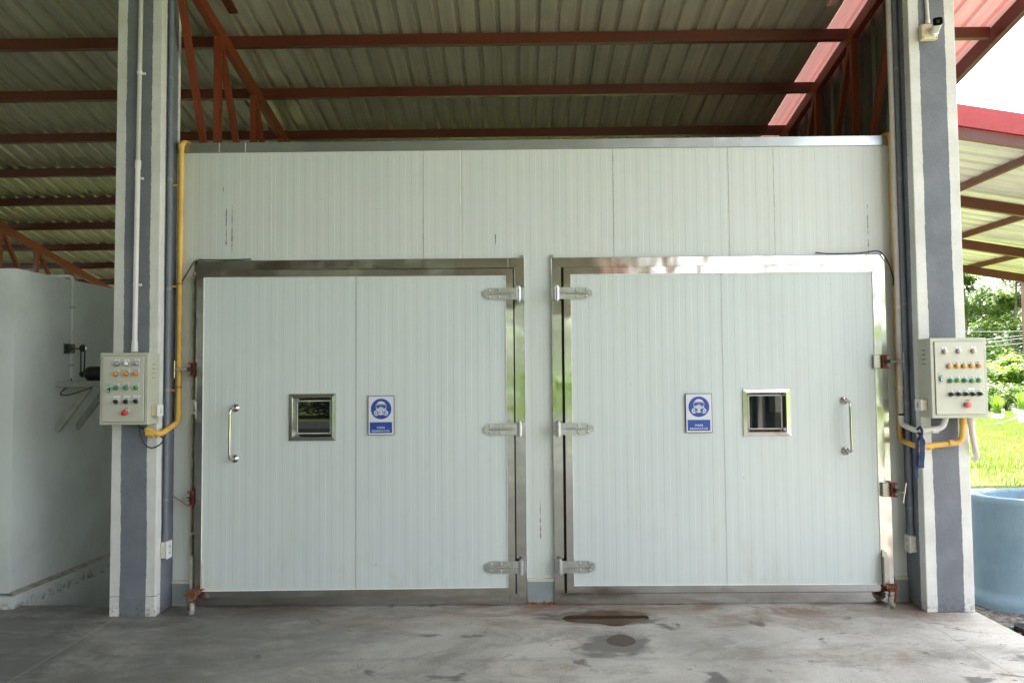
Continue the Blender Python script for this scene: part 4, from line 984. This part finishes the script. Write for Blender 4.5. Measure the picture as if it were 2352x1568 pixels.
# ================================================================== PIPES
def pipe(name, pts, r, mat, label, cat='pipe', couplings=(), clamps=(), rad=.05, clampmat=None, cdir=(1, 0, 0)):
    t = thing(name, label, cat, pts[0])
    MB().tube(elbow(pts, rad, 8), r, 16).build('pipe', mat, t)
    for p, q in couplings: MB().tube([p, q], r*1.16, 16).build('coupling', mat, t)
    for p in clamps:
        p = Vector(p); MB().tube([p-Vector((0, 0, .009)), p+Vector((0, 0, .009))], r*1.12, 14).build('clamp', clampmat or mat, t)
    return t
# white conduit on the front of the left column
yc = CFY-.020
P0 = atY(324.5, -20, yc); P1 = atY(309, 806, yc)
def onp(py, a=P0, b_=P1, yy=None):
    z = atY(315, py, yc).z; t_ = (z-a.z)/(b_.z-a.z); return a+(b_-a)*t_
mid_ = onp(372)
t = thing('conduit', 'white conduit down the front of the left column into the control box', 'pipe', P1)
MB().tube([P0, mid_], .0145, 16).build('pipe', plain('aged_white_conduit', (.56, .55, .50), .45, 0, .08, 6), t)
MB().tube([mid_, P1], .0165, 16).build('pipe', M['pvc'], t)
MB().tube([onp(369), onp(388)], .020, 16).build('coupling', M['pvc'], t)
MB().tube([onp(783), onp(808)], .0215, 16, True, [.019, .0225]).build('coupling', M['pvc'], t)
for py in (168, 409, 654):
    p = onp(py); b = MB(); b.tube([p-Vector((0, 0, .010)), p+Vector((0, 0, .010))], .0185, 14); b.box(p.x+.015, p.x+.034, CFY-.008, CFY-.0005, p.z-.008, p.z+.008, .001); b.build('clamp', M['pvc'], t)
# blue-grey conduit on the left column's inner face
xg = CLX1+.020; yg = OUTL[0]
t = pipe('conduit', [(xg, yg-.0, 4.6), (xg, yg, OUTL[1]+.05)], .0185, M['greypipe'], 'blue grey painted conduit on the inner face of the left column above the outlet',
         couplings=[((xg, yg, OUTL[1]+.055), (xg, yg, OUTL[1]+.10))], clamps=[(xg, yg, atX(388, yy_, xg).z) for yy_ in (176, 412, 664, 895, 1145)], clampmat=M['clampgrey'])
# right inner face: blue-grey conduit
xg = CRX0-.020; yg = OUTR[0]
pipe('conduit', [(xg, yg, 4.6), (xg, yg, OUTR[1]+.05)], .0185, M['greypipe'], 'blue grey painted conduit on the inner face of the right column above the outlet',
     couplings=[((xg, yg, OUTR[1]+.055), (xg, yg, OUTR[1]+.10))], clamps=[(xg, yg, atX(2070, yy_, xg).z) for yy_ in (150, 410, 700, 925, 1160)], clampmat=M['clampgrey'])
# yellow left
ya = -.045; A_ = atY(418, 340, ya); B_ = atY(408.5, 955, ya); xa = avg(A_.x, B_.x); xa = max(xa, CLX1+.022)
zt_ = atY(420, 321, ya).z; zb_ = atY(409, 962, ya).z
Cc = atY(385, 997, CFY-.045); E_ = atY(335, 985.5, CFY-.045)
cp = atY(397, 985, CFY+.06)
t = pipe('conduit', [(xa+.03, .30, zt_), (xa, .02, zt_), (xa, ya, zt_-.03), (xa, ya, zb_-.02), (CLX1+.035, CFY-.045, Cc.z-.004), (E_.x, CFY-.045, E_.z)], .0195, M['yellow'],
     'yellow conduit beside the left door, bending round the column below the smaller control box', rad=.045,
     couplings=[((xa, ya, zb_), (xa, ya, zb_+.045)), ((CLX1+.0, CFY-.045, Cc.z-.002), (CLX1-.05, CFY-.045, Cc.z+.008)), ((xa, ya, zt_-.07), (xa, ya, zt_-.035))])
for yy_ in (426, 658, 896): z = atY(412, yy_, ya).z; MB().box(xa-.055, xa-.005, ya-.008, ya+.008, z-.007, z+.007, .002).build('clamp', M['yellow'], t)
for yy_ in (656, 893): z = atY(412, yy_, ya).z; MB().tube([(xa, ya, z+.010), (xa, ya, z+.016)], .0212, 14).build('cable_tie', M['black'], t)
# black cables from the box into the yellow pipe end
c = [(E_.x+.01, CFY-.045, E_.z), (E_.x-.03, CFY-.05, E_.z+.012), (E_.x-.06, CFY-.06, FRL[2]+.004)]
tag(MB().tube(bez(c, 6), .0055, 8).build('power_cable', M['black']), 'short black cable from the left control box into the yellow conduit end', 'cable')
c = [atY(321, 974, CFY-.06), atY(322, 995, CFY-.06), atY(330, 1016, CFY-.05), atY(346, 1028, CFY-.03), atY(365, 1022, CFY-.04), atY(376, 1008, CFY-.035), (CLX1+.02, CFY-.03, atY(380, 998, CFY).z)]
tag(MB().tube(bez(c, 8), .0045, 8).build('power_cable', M['black']), 'black cable hanging in a loop below the left control box', 'cable')
# yellow right
ya = -.030; A_ = atY(2046, 320, ya); B_ = atY(2067, 985, ya); xa = min(avg(A_.x, B_.x), CRX0-.02)
zt_ = atY(2046, 303, ya).z; zb_ = atY(2069, 1010, ya).z
F1 = atY(2100, 1025, CFY-.035); F2 = atY(2195, 1017, CFY-.05); F3 = atY(2211, 1005, CFY-.07); F4 = (F3.x, CFY-.085, FRR[2]-.0)
t = pipe('conduit', [(xa-.03, .30, zt_-.01), (xa, .02, zt_), (xa, ya, zt_-.03), (xa, ya, zb_), (CRX0-.06, CFY-.02, F1.z+.004), (CRX0-.02, CFY-.035, F1.z), (F3.x, CFY-.06, F2.z+.004), F4], .0185, M['yellow'],
     'yellow conduit beside the right door, crossing the column up into the larger control box', rad=.05,
     couplings=[((F3.x-.06, CFY-.057, F2.z+.002), (F3.x-.085, CFY-.056, F2.z)), ((CRX0+.02, CFY-.036, F1.z), (CRX0+.055, CFY-.038, F1.z+.002)), ((F3.x, CFY-.085, FRR[2]), (F3.x, CFY-.078, FRR[2]-.045))])
for yy_ in (655, 893): z = atY(2058, yy_, ya).z; MB().tube([(xa, ya, z), (xa, ya, z+.006)], .0212, 14).build('cable_tie', M['black'], t)
# white right (in the corner, then across under the box)
yw = -.085; A_ = atY(2040, 0, yw); B_ = atY(2070, 950, yw); xw = min(avg(A_.x, B_.x), CRX0-.022)
zb_ = atY(2074, 962, yw).z; G1 = atY(2110, 988, CFY-.03); G2 = atY(2150, 984, CFY-.05)
t = thing('conduit', 'white conduit down beside the right column that crosses under the larger control box', 'pipe', (xw, yw, 2))
MB().tube([(xw, yw, 4.7), (xw, yw, zb_+.04)], .0185, 16).build('pipe', plain('shaded_white_conduit', (.55, .52, .48), .45, 0, .06, 6, dirt=.15), t)
MB().tube([(xw, yw, zb_+.04), (xw, yw, zb_+.02)], .015, 12).build('coupling', M['dark'], t)
sx_ = 2.83
MB().tube(elbow([(xw, yw, zb_+.025), (xw, yw, zb_-.035), (CRX0-.045, CFY-.0, G1.z), (CRX0-.005, CFY-.03, G1.z), (sx_, CFY-.05, G2.z+.004), (sx_+.012, CFY-.07, FRR[2])], .055, 8), .0185, 16).build('pipe', M['pvc'], t)
for p, q in (((CRX0+.05, CFY-.037, G1.z+.001), (CRX0+.09, CFY-.042, G1.z+.003)), ((CRX0-.02, CFY-.025, G1.z), (CRX0+.01, CFY-.032, G1.z)), ((xw, yw, zb_+.024), (xw, yw, zb_-.005))):
    MB().tube([p, q], .0215, 16).build('coupling', M['pvc'], t)
for yy_ in (705, 980-90): z = atY(2060, yy_, yw).z; MB().tube([(xw, yw, z-.01), (xw, yw, z+.01)], .0205, 14).build('clamp', M['cream'], t)
# short white hose on the outer side
H = [atY(2229.6, 961, CFY-.08), atY(2232, 985, CFY-.07), atY(2236, 1010, CFY-.05), atY(2241, 1034, CFY-.02), atY(2243, 1049, CFY+.03), atY(2234, 1055, CFY+.06)]
H[0].z = FRR[2]
t = thing('conduit', 'short pinkish white conduit curving from the larger control box to the outer column side', 'pipe', H[0])
MB().tube(bez(H, 8), .0185, 16).build('pipe', plain('pinkish_white_conduit', (.68, .62, .60), .45, 0, .05, 6), t)
MB().tube([H[0], H[0]+(H[1]-H[0])*.6], .0225, 16).build('coupling', M['pvc'], t)
MB().tube([H[3]-(H[3]-H[2])*.1, H[3]+(H[4]-H[3])*.4], .0215, 16).build('coupling', M['pvc'], t)
# navy strap tied round the white pipe
t = thing('cloth_strap', 'navy blue cloth strap knotted round the white pipe under the larger control box', 'strap', G1)
k0 = atY(2117, 988, CFY-.06)
MB().tube([k0+Vector((-.012, .03, .005)), k0+Vector((-.010, -.0, .024)), k0+Vector((-.004, -.012, .0)), k0+Vector((0, -.004, -.026)), k0+Vector((-.010, .03, -.02))], .008, 8).build('loop', M['navy'], t)
kk = atY(2115, 1000, CFY-.065); MB().lathe([(0, -.012), (.012, -.008), (.014, 0), (.010, .010), (0, .013)], kk, (.3, 0, 1), 10).build('knot', M['navy'], t)
def strapmesh(pts, wd):
    b = MB(); P = bez(pts, 6); vs = []
    for i, p in enumerate(P):
        wv = Vector((wd*(.6+.4*min(1, i/6)), .006*math.sin(i*.9), 0)); vs += [p-wv/2, p+wv/2]
    fs = [(2*i, 2*i+1, 2*i+3, 2*i+2) for i in range(len(P)-1)]; b.add(vs, fs); b.add([v+Vector((0, .0015, 0)) for v in vs], fs); return b
strapmesh([kk, atY(2107, 1012, CFY-.06), atY(2106, 1050, CFY-.055), atY(2106, 1097, CFY-.055)], .024).build('tail', M['navy'], t)
strapmesh([kk, atY(2119, 1015, CFY-.075), atY(2118, 1045, CFY-.072), atY(2117, 1074, CFY-.07)], .034).build('tail', M['navy'], t)

# ================================================================== SECURITY CAMERA
p = atY(2131.5, 76, CFY-.02); X, Z = p.x, p.z
t = thing('security_camera', 'white bullet security camera with black face on a square cream mount, high on right column', 'camera', (X, CFY, Z))
MB().box(X-.056, X+.056, CFY-.042, CFY-.0005, Z-.054, Z+.054, .007, seg=2).build('mount_box', M['cream'], t)
for dx in (-.045, .045):
    for dz in (-.043, .043): MB().cyl((X+dx, CFY-.044, Z+dz), (X+dx, CFY-.041, Z+dz), .0035, 8).build('screw', M['dark'], t)
a = Vector((X+.030, CFY-.055, Z+.004)); bq = Vector((X-.012, CFY-.165, Z+.012)); dirv = (bq-a).normalized()
MB().lathe([(0, 0), (.030, 0), (.030, -.008), (.018, -.018), (0, -.018)], (X+.030, CFY-.042, Z-.005), (0, 1, 0)).build('base', M['white'], t)
b = MB()
def rrect(c, d, w_, h_, r, n=5):
    a_ = d.cross(Vector((0, 0, 1))).normalized(); u_ = a_.cross(d); out = []
    for sx, sz, st in ((1, 1, 0), (-1, 1, 1), (-1, -1, 2), (1, -1, 3)):
        for k in range(n): an = math.pi/2*(st+k/(n-1)); out.append(c+a_*(sx*(w_/2-r)+r*math.cos(an))+u_*(sz*(h_/2-r)+r*math.sin(an)))
    return out
s0 = rrect(a, dirv, .048, .048, .016); s1 = rrect(bq-dirv*.02, dirv, .058, .056, .016); s2 = rrect(bq, dirv, .060, .058, .016); m = len(s0)
b.add(s0+s1+s2, [(j*m+i, j*m+(i+1) % m, (j+1)*m+(i+1) % m, (j+1)*m+i) for j in range(2) for i in range(m)]+[tuple(range(m))], True); b.build('housing', M['white'], t)
s2b = rrect(bq+dirv*.001, dirv, .054, .052, .014); b = MB(); b.add(s2+s2b, [(i, (i+1) % m, m+(i+1) % m, m+i) for i in range(m)]+[tuple(range(m, 2*m))]); b.build('face', M['glass'], t)
MB().lathe([(0, 0), (.012, 0), (.012, .004), (.008, .005), (0, .003)], bq+dirv*.001, dirv, 20).build('lens', M['dark'], t)
P0 = atY(2126, -20, CFY-.014); t = thing('conduit', 'thin white conduit dropping to the security camera on the right column', 'pipe', (X, CFY, Z+.1))
MB().tube([P0, atY(2131, 52, CFY-.014)], .0125, 12).build('pipe', plain('lilac_white_conduit', (.62, .58, .60), .45, 0, .05, 6), t)
MB().tube([atY(2130.5, 47, CFY-.014), atY(2131, 56, CFY-.014)], .016, 12).build('coupling', M['pvc'], t)

# ================================================================== TANK
TD = atZ(2300, 1424, GZ); TR = .52; TX = atY(2236.5, 1250, TD.y+TR*.7).x+TR; TY = TD.y+TR+.02
TH = None
zr = 1.6-(1.6)*0; ztank = atY(2330, 1152, TD.y).z
t = thing('concrete_ring_tank', 'blue painted round concrete tank standing outside beyond the right column', 'tank', (TX, TY, GZ))
H_ = ztank-GZ; SQ = .60; TY = TD.y+TR*SQ+.02; t.location = (TX, TY, GZ)
def squash(b):
    b.v = [Vector((p.x, TY+(p.y-TY)*SQ, p.z)) for p in b.v]; return b
squash(MB().lathe([(TR-.07, H_-.02), (TR-.07, .05), (0, .05)], (TX, TY, GZ), (0, 0, 1), 72)).build('inner_wall', M['tank'], t)
squash(MB().lathe([(TR+.045, .0), (TR+.05, .06), (TR+.035, .10), (TR+.008, .115), (TR, .15), (TR, H_-.055), (TR+.010, H_-.05), (TR+.010, H_-.006), (TR+.004, H_), (TR-.062, H_), (TR-.07, H_-.02)], (TX, TY, GZ), (0, 0, 1), 72)).build('shell', M['tank'], t)

# stones and scraps beside the slab
random.seed(11)
sb = MB()
for i in range(320):
    x = XR+.04+random.random()**1.4*1.2; y = -2.4+random.random()*2.6; r = .006+.022*random.random()**2
    if (x-TX)**2+(y-TY)**2 < (TR+.12)**2: continue
    b = bmesh.new(); bmesh.ops.create_icosphere(b, subdivisions=1, radius=r)
    for v in b.verts: v.co = Vector((v.co.x*(1+.4*random.random()), v.co.y*(1+.4*random.random()), v.co.z*.6))*(.8+.4*random.random())+Vector((x, y, GZ+.02+r*.3))
    sb.bm(b)
sb.build('rubble', M['stone'])['kind'] = 'stuff'
p = atZ(2335, 1441, GZ+.04); tag(MB().tube([p+Vector((-.04, 0, 0)), p+Vector((.14, .02, 0))], .012, 10).build('pipe_offcut', plain('teal_plastic', (.10, .42, .42), .4)), 'short teal pipe piece on the ground beside the slab', 'pipe')
p = atZ(2352, 1447, GZ+.05); tag(MB().box(p.x-.02, p.x+.2, p.y-.05, p.y+.08, GZ+.01, GZ+.075, .01).build('dark_block', M['motor']), 'dark block on the ground at the right edge beside the slab', 'block')

# ================================================================== CANOPY ON THE RIGHT
hC = 3.3; SLC = .165
def zc(x): return CAM.z+hC-SLC*x
def Dof(py): return hC/((862-py)/1750.0+SLC*.5785)
D0, D1 = Dof(292), Dof(618); Y0, Y1 = CAM.y+D0, CAM.y+D1
cx0 = 4.15; cx1 = 14.0
t = thing('lean_to_canopy', 'cream sheeted canopy with a glossy red front flashing beyond the right column', 'canopy', (6, Y0, 3.4))
prof = []; y = Y0+.02
while y < Y1:
    for dy, dz in ((0, 0), (.12, 0), (.15, .03), (.19, .03), (.22, 0)):
        if y+dy < Y1: prof.append((y+dy, dz))
    y += .25
vs = [(x, yy, zc(x)+dz) for x in (cx0, cx1) for yy, dz in prof]; m = len(prof)
quick('roof_sheet', vs, [(i, i+1, m+i+1, m+i) for i in range(m-1)], M['canopysheet'], t)
# rafters (along x) below purlins (along y)
for py in (446, 549, 610):
    y = CAM.y+Dof(py-6); MB().bar((cx0, y, zc(cx0)-.155), (cx1, y, zc(cx1)-.155), .06, .14).build('rafter', M['redsteel'], t)
for x in (5.6, 6.9, 8.2, 9.5, 10.8, 12.1):
    MB().bar((x, Y0+.05, zc(x)-.045), (x, Y1-.02, zc(x)-.045), .05, .08).build('purlin', M['redsteel'], t)
zt1 = zc(cx0)
prof = [(-.035, .245), (-.05, .235), (-.055, .16), (-.068, .155), (-.068, .085), (-.078, .08), (-.078, .0), (-.05, -.01)]
vs = [(x, Y0+dy-.0, zc(x)+dz-.02) for x in (cx0-.6, cx1) for dy, dz in prof]; m = len(prof)
quick('front_flashing', vs, [(i, i+1, m+i+1, m+i) for i in range(m-1)], M['redroof'], t)
MB().bar((cx0-.6, Y0-.02, zc(cx0-.6)-.085), (cx1, Y0-.02, zc(cx1)-.085), .05, .11).build('fascia_beam', M['redsteel'], t)
MB().bar((cx0-.6, Y0+.04, zc(cx0-.6)-.10), (cx1, Y0+.04, zc(cx1)-.10), .02, .03).build('trim', M['canopysheet'], t)
MB().bar((cx0-.6, Y1+.02, zc(cx0-.6)-.03), (cx1, Y1+.02, zc(cx1)-.03), .02, .16).build('rear_fascia', M['canopysheet'], t)
for x, y in ((atY(2350, 700, Y1-.2).x+.05, Y1-.2), (12.5, Y0+.3), (12.5, Y1-.3)):
    MB().box(x-.05, x+.05, y-.05, y+.05, GZ, zc(x)-.09).build('post', M['redsteel'], t)

# ================================================================== VEGETATION
def leaves(n, fn, size, rnd, flat=.3):
    vs = []; fs = []
    for i in range(n):
        c, sc = fn(rnd); s = size*sc*(.6+.8*rnd.random())
        a = Vector((rnd.gauss(0, 1), rnd.gauss(0, 1), rnd.gauss(0, 1)*.6)).normalized(); n_ = Vector((rnd.gauss(0, .5), rnd.gauss(0, .5), 1+rnd.random())).normalized()
        b = n_.cross(a).normalized(); a = b.cross(n_).normalized(); k = len(vs)
        vs += [c-a*s, c-b*s*.45, c+a*s, c+b*s*.45]; fs.append((k, k+1, k+2, k+3))
    return vs, fs
def tree(x, y, h, cr, label, seed, mat, n=4500, leaf=.11, low=.3, lean=0, slim=1.0):
    rnd = random.Random(seed); t = thing('tree', label, 'tree', (x, y, GZ), 'trees beyond the grass')
    base = Vector((x, y, GZ-.1)); b = MB()
    tp = [base+Vector((lean*k/6+rnd.uniform(-.06, .06)*k, rnd.uniform(-.05, .05)*k, h*.93*k/6)) for k in range(7)]
    b.tube(tp, .1, 8, True, [h*.017*(1-.13*k) for k in range(7)])
    clumps = []
    for i in range(22):
        f = low+(1-low)*rnd.random(); k = f*6*.95; i0 = min(int(k), 5); p = tp[i0]+(tp[i0+1]-tp[i0])*(k-i0)
        an = rnd.uniform(0, 6.28); L = cr*(1.05-.62*f)*rnd.uniform(.5, 1.1)*slim
        q = p+Vector((math.cos(an)*L, math.sin(an)*L, L*rnd.uniform(.15, .6)))
        b.tube([p, (p+q)/2+Vector((0, 0, .08*L)), q], .02, 5, True, [h*.005, h*.0035, h*.0015]); clumps.append((q, cr*rnd.uniform(.25, .45), rnd.random())); clumps.append(((p+q)/2, cr*rnd.uniform(.18, .3), rnd.random()))
    clumps.append((tp[-1], cr*.3, .5)); b.build('trunk', M['bark'], t)
    def fn(r):
        c, s, _ = clumps[int(r.random()*len(clumps))]
        d = Vector((r.gauss(0, 1), r.gauss(0, 1), r.gauss(0, .7))).normalized()*s*(r.random()**.45); return c+d, 1
    vs, fs = leaves(n, fn, leaf, rnd); quick('crown', vs, fs, mat, t); return t
def bush(x, y, h, r, label, seed, mat, n=1500, leaf=.10, group='bushes beyond the grass'):
    rnd = random.Random(seed); t = thing('bush', label, 'bush', (x, y, GZ), group); b = MB()
    cl = [(Vector((x+rnd.uniform(-.75, .75)*r, y+rnd.uniform(-.75, .75)*r, GZ+h*rnd.uniform(.15, .85))), rnd.uniform(.28, .48)*r) for _ in range(14)]
    for c, s in cl[:7]: b.tube([(x, y, GZ-.05), ((x+c.x)/2, (y+c.y)/2, GZ+h*.35), c], .02, 5, True, [.03, .02, .008])
    b.build('stem', M['bark'], t)
    def fn(rr):
        c, s = cl[int(rr.random()*len(cl))]; d = Vector((rr.gauss(0, 1), rr.gauss(0, 1), rr.gauss(0, .8))).normalized()*s*(rr.random()**.35); p = c+d; p.z = max(p.z, GZ+.03); return p, 1
    vs, fs = leaves(n, fn, leaf, rnd); quick('foliage', vs, fs, mat, t); return t
def gx(px, D): return (px-1194)/1750*D
V = [(2215, 58, 10.5, 3.2, 'feathery tree standing nearest the right column beyond the bushes', 'leafmid', .12), (2262, 64, 8.4, 3.0, 'lower dense tree left of the tallest bare trunk', 'leafdark', .13), (2325, 56, 10.0, 3.0, 'tall airy tree with a bare dark trunk near the right edge', 'leafmid', .12),
     (2380, 60, 11.0, 3.6, 'tall tree cut off by the right edge of the view', 'leafmid', .12), (2240, 76, 9.0, 4.2, 'hazy tree filling the gap far behind the feathery tree', 'leafmid', .16), (2300, 74, 8.6, 4.4, 'hazy far tree behind the tallest bare trunk', 'leafdark', .16), (2430, 70, 10, 4.5, 'far tree beyond the right edge behind the tall tree', 'leafmid', .16)]
for i, (px, D, h, cr, lab, mt, lf) in enumerate(V): tree(gx(px, D), CAM.y+D, h*1.12, cr, lab, 20+i, M[mt], 8500, lf*1.25, .10)
rows = []
BL = [('dark undergrowth bush', 'leafdark'), ('broad leaved bright bush', 'leaflight'), ('low loose bush', 'leafmid')]
k = 0
for D, hh, mt, nm, pxs, lf in ((52, 3.1, 'leafdark', 'tall dark shrub under the trees', (2225, 2270, 2318, 2366), .15), (44, 3.0, 'leaflight', 'broad leaved bright green bush', (2268, 2312, 2356), .16), (39, 2.2, 'leaflight', 'bright bush in the middle row', (2250, 2290, 2330, 2372), .14), (35, 1.2, 'leafmid', 'low loose shrub behind the planters', (2262, 2300, 2338), .08)):
    pos = ['nearest the right column', 'second from the right column', 'third from the right column', 'at the right edge of the view']
    for j, px in enumerate(pxs):
        bush(gx(px, D), CAM.y+D, hh*random.uniform(.9, 1.1), D*.024*1.25, nm+', '+(pos[j] if j < len(pxs)-1 else pos[3]), 60+k, M[mt], 1700, lf); k += 1
# potted lemongrass
def pot(px, pyb, wpx, D, hp, blades, label, seed, ph):
    rnd = random.Random(seed); X = gx(px, D); Y = CAM.y+D; w_ = wpx/1750*D; h = hp/1750*D
    t = thing('planter', label, 'planter', (X, Y, GZ), 'white planters with lemongrass')
    b = MB(); tw, bw = w_/2, w_/2*.9; vs = []
    for z, ww in ((GZ, bw), (GZ+h, tw), (GZ+h, tw*.9), (GZ+h*.9, tw*.9)): vs += [(X-ww, Y-ww, z), (X+ww, Y-ww, z), (X+ww, Y+ww, z), (X-ww, Y+ww, z)]
    b.add(vs, [(j*4+i, j*4+(i+1) % 4, (j+1)*4+(i+1) % 4, (j+1)*4+i) for j in range(3) for i in range(4)]); b.build('pot', M['potwhite'], t)
    MB().box(X-tw*.88, X+tw*.88, Y-tw*.88, Y+tw*.88, GZ+h*.8, GZ+h*.9).build('soil', M['soil'], t)
    if not blades: return
    vs = []; fs = []
    for i in range(blades):
        L = ph*rnd.uniform(.6, 1.05); an = rnd.uniform(0, 6.28); sp = rnd.uniform(.05, .55)*L; c = Vector((X+rnd.uniform(-.6, .6)*tw, Y+rnd.uniform(-.6, .6)*tw, GZ+h*.85)); dr = Vector((math.cos(an), math.sin(an), 0)); sd = Vector((-dr.y, dr.x, 0))*.011
        k0_ = len(vs)
        for q in range(5): f = q/4; p = c+dr*sp*f*f*1.1+Vector((0, 0, L*(f-.18*f*f*sp/L*2))); ww = sd*(1-f*.9); vs += [p-ww, p+ww]
        fs += [(k0_+2*q, k0_+2*q+1, k0_+2*q+3, k0_+2*q+2) for q in range(4)]
    quick('lemongrass', vs, fs, M['blade'], t)
def Dg(py): return abs(atZ(2290, py, GZ).y-CAM.y)
for px, pyb, wpx, hp, bl, lab, ph in ((2281, 963, 20, 14, 170, 'square white planter with a tall lemongrass clump just right of the control box', .80), (2341, 954, 32, 14, 240, 'wide white planter with the broadest lemongrass clump near the right edge', .85),
    (2350, 972, 30, 18, 0, 'nearest empty white planter at the right edge of the lawn', 0), (2320, 937, 14, 10, 0, 'small white planter farthest back between the lemongrass clumps', 0), (2290, 948, 10, 10, 60, 'small white planter half hidden behind the left lemongrass clump', .6)):
    pot(px, pyb, wpx, Dg(pyb), hp, bl, lab, int(px*3+pyb), ph)
# hoses on the lawn
c = [atZ(2262, 975, GZ+.03), atZ(2300, 971, GZ+.03), atZ(2325, 962, GZ+.05), atZ(2340, 955, GZ+.15), atZ(2352, 953, GZ+.25)]
tag(MB().tube(bez(c, 6), .018, 6).build('garden_hose', M['white']), 'pale hose lying on the lawn in front of the planters', 'hose')
# overhead wires and the grass
for i, (a, b_) in enumerate((((2150, 787), (2400, 765)), ((2150, 797), (2400, 770)), ((2150, 760), (2400, 759)), ((2150, 803), (2400, 783)))):
    A_, B_ = atY(*a, 38), atY(*b_, 38); md = (A_+B_)/2-Vector((0, 0, .05))
    nm = ('second', 'third', 'topmost', 'lowest')[i]
    tag(MB().tube(bez([A_+(A_-B_)*.6, A_, md, B_, B_+(B_-A_)*.6], 5), .012, 5).build('overhead_wire', M['galv']), nm+' of the four thin wires crossing in front of the trees', 'wire', 'overhead wires')
rnd = random.Random(5); vs = []; fs = []
for i in range(42000):
    f = rnd.random()**.7; D = 11.7+f*22; hw = .34*D; x = (rnd.uniform(.50, .75))*D; y = CAM.y+D
    h = rnd.uniform(.03, .10)*(1+.6*(math.sin(x*2.1+y)*math.sin(y*1.7) > .3)); an = rnd.uniform(0, 3.14); sd = Vector((math.cos(an), math.sin(an), 0))*.007*(1+D*.03)
    p = Vector((x, y, GZ-.005)); tp = p+Vector((rnd.uniform(-.5, .5)*h, rnd.uniform(-.5, .5)*h, h)); k0_ = len(vs)
    vs += [p-sd, p+sd, tp]; fs.append((k0_, k0_+1, k0_+2))
quick('grass', vs, fs, M['grass'])['kind'] = 'stuff'
# trees and hedge in front of the building, mirrored in the steel and glass
for i, (x, y, h, cr) in enumerate(((-14, -36, 8, 4.2), (-7.5, -38, 7.5, 4.0), (-2, -35, 7, 3.8), (3.5, -39, 8.5, 4.2), (9.5, -36, 7, 3.8), (16, -37, 8, 4.4), (23, -35, 8, 4.2), (-21, -37, 8, 4.5))):
    t = tree(x, y, h, cr, 'tree %s across the yard behind the camera, seen only in reflections' % ('far left', 'left', 'just left of centre', 'just right of centre', 'right', 'far right', 'rightmost', 'leftmost')[i], 300+i, M['leafmid'], 2600, .26, .12)
for i, (x, y) in enumerate(((-17, -28.5), (-12, -28), (-7, -28.5), (-2, -28), (3, -28.5), (8, -28), (15, -28.5))):
    bush(x, y, 2.6, 2.6, 'hedge bush %s across the yard behind the camera, seen only in reflections' % ('far left', 'left', 'left of centre', 'at the centre', 'right of centre', 'right', 'far right')[i], 400+i, M['leafmid'], 3000, .20, 'hedge across the yard')
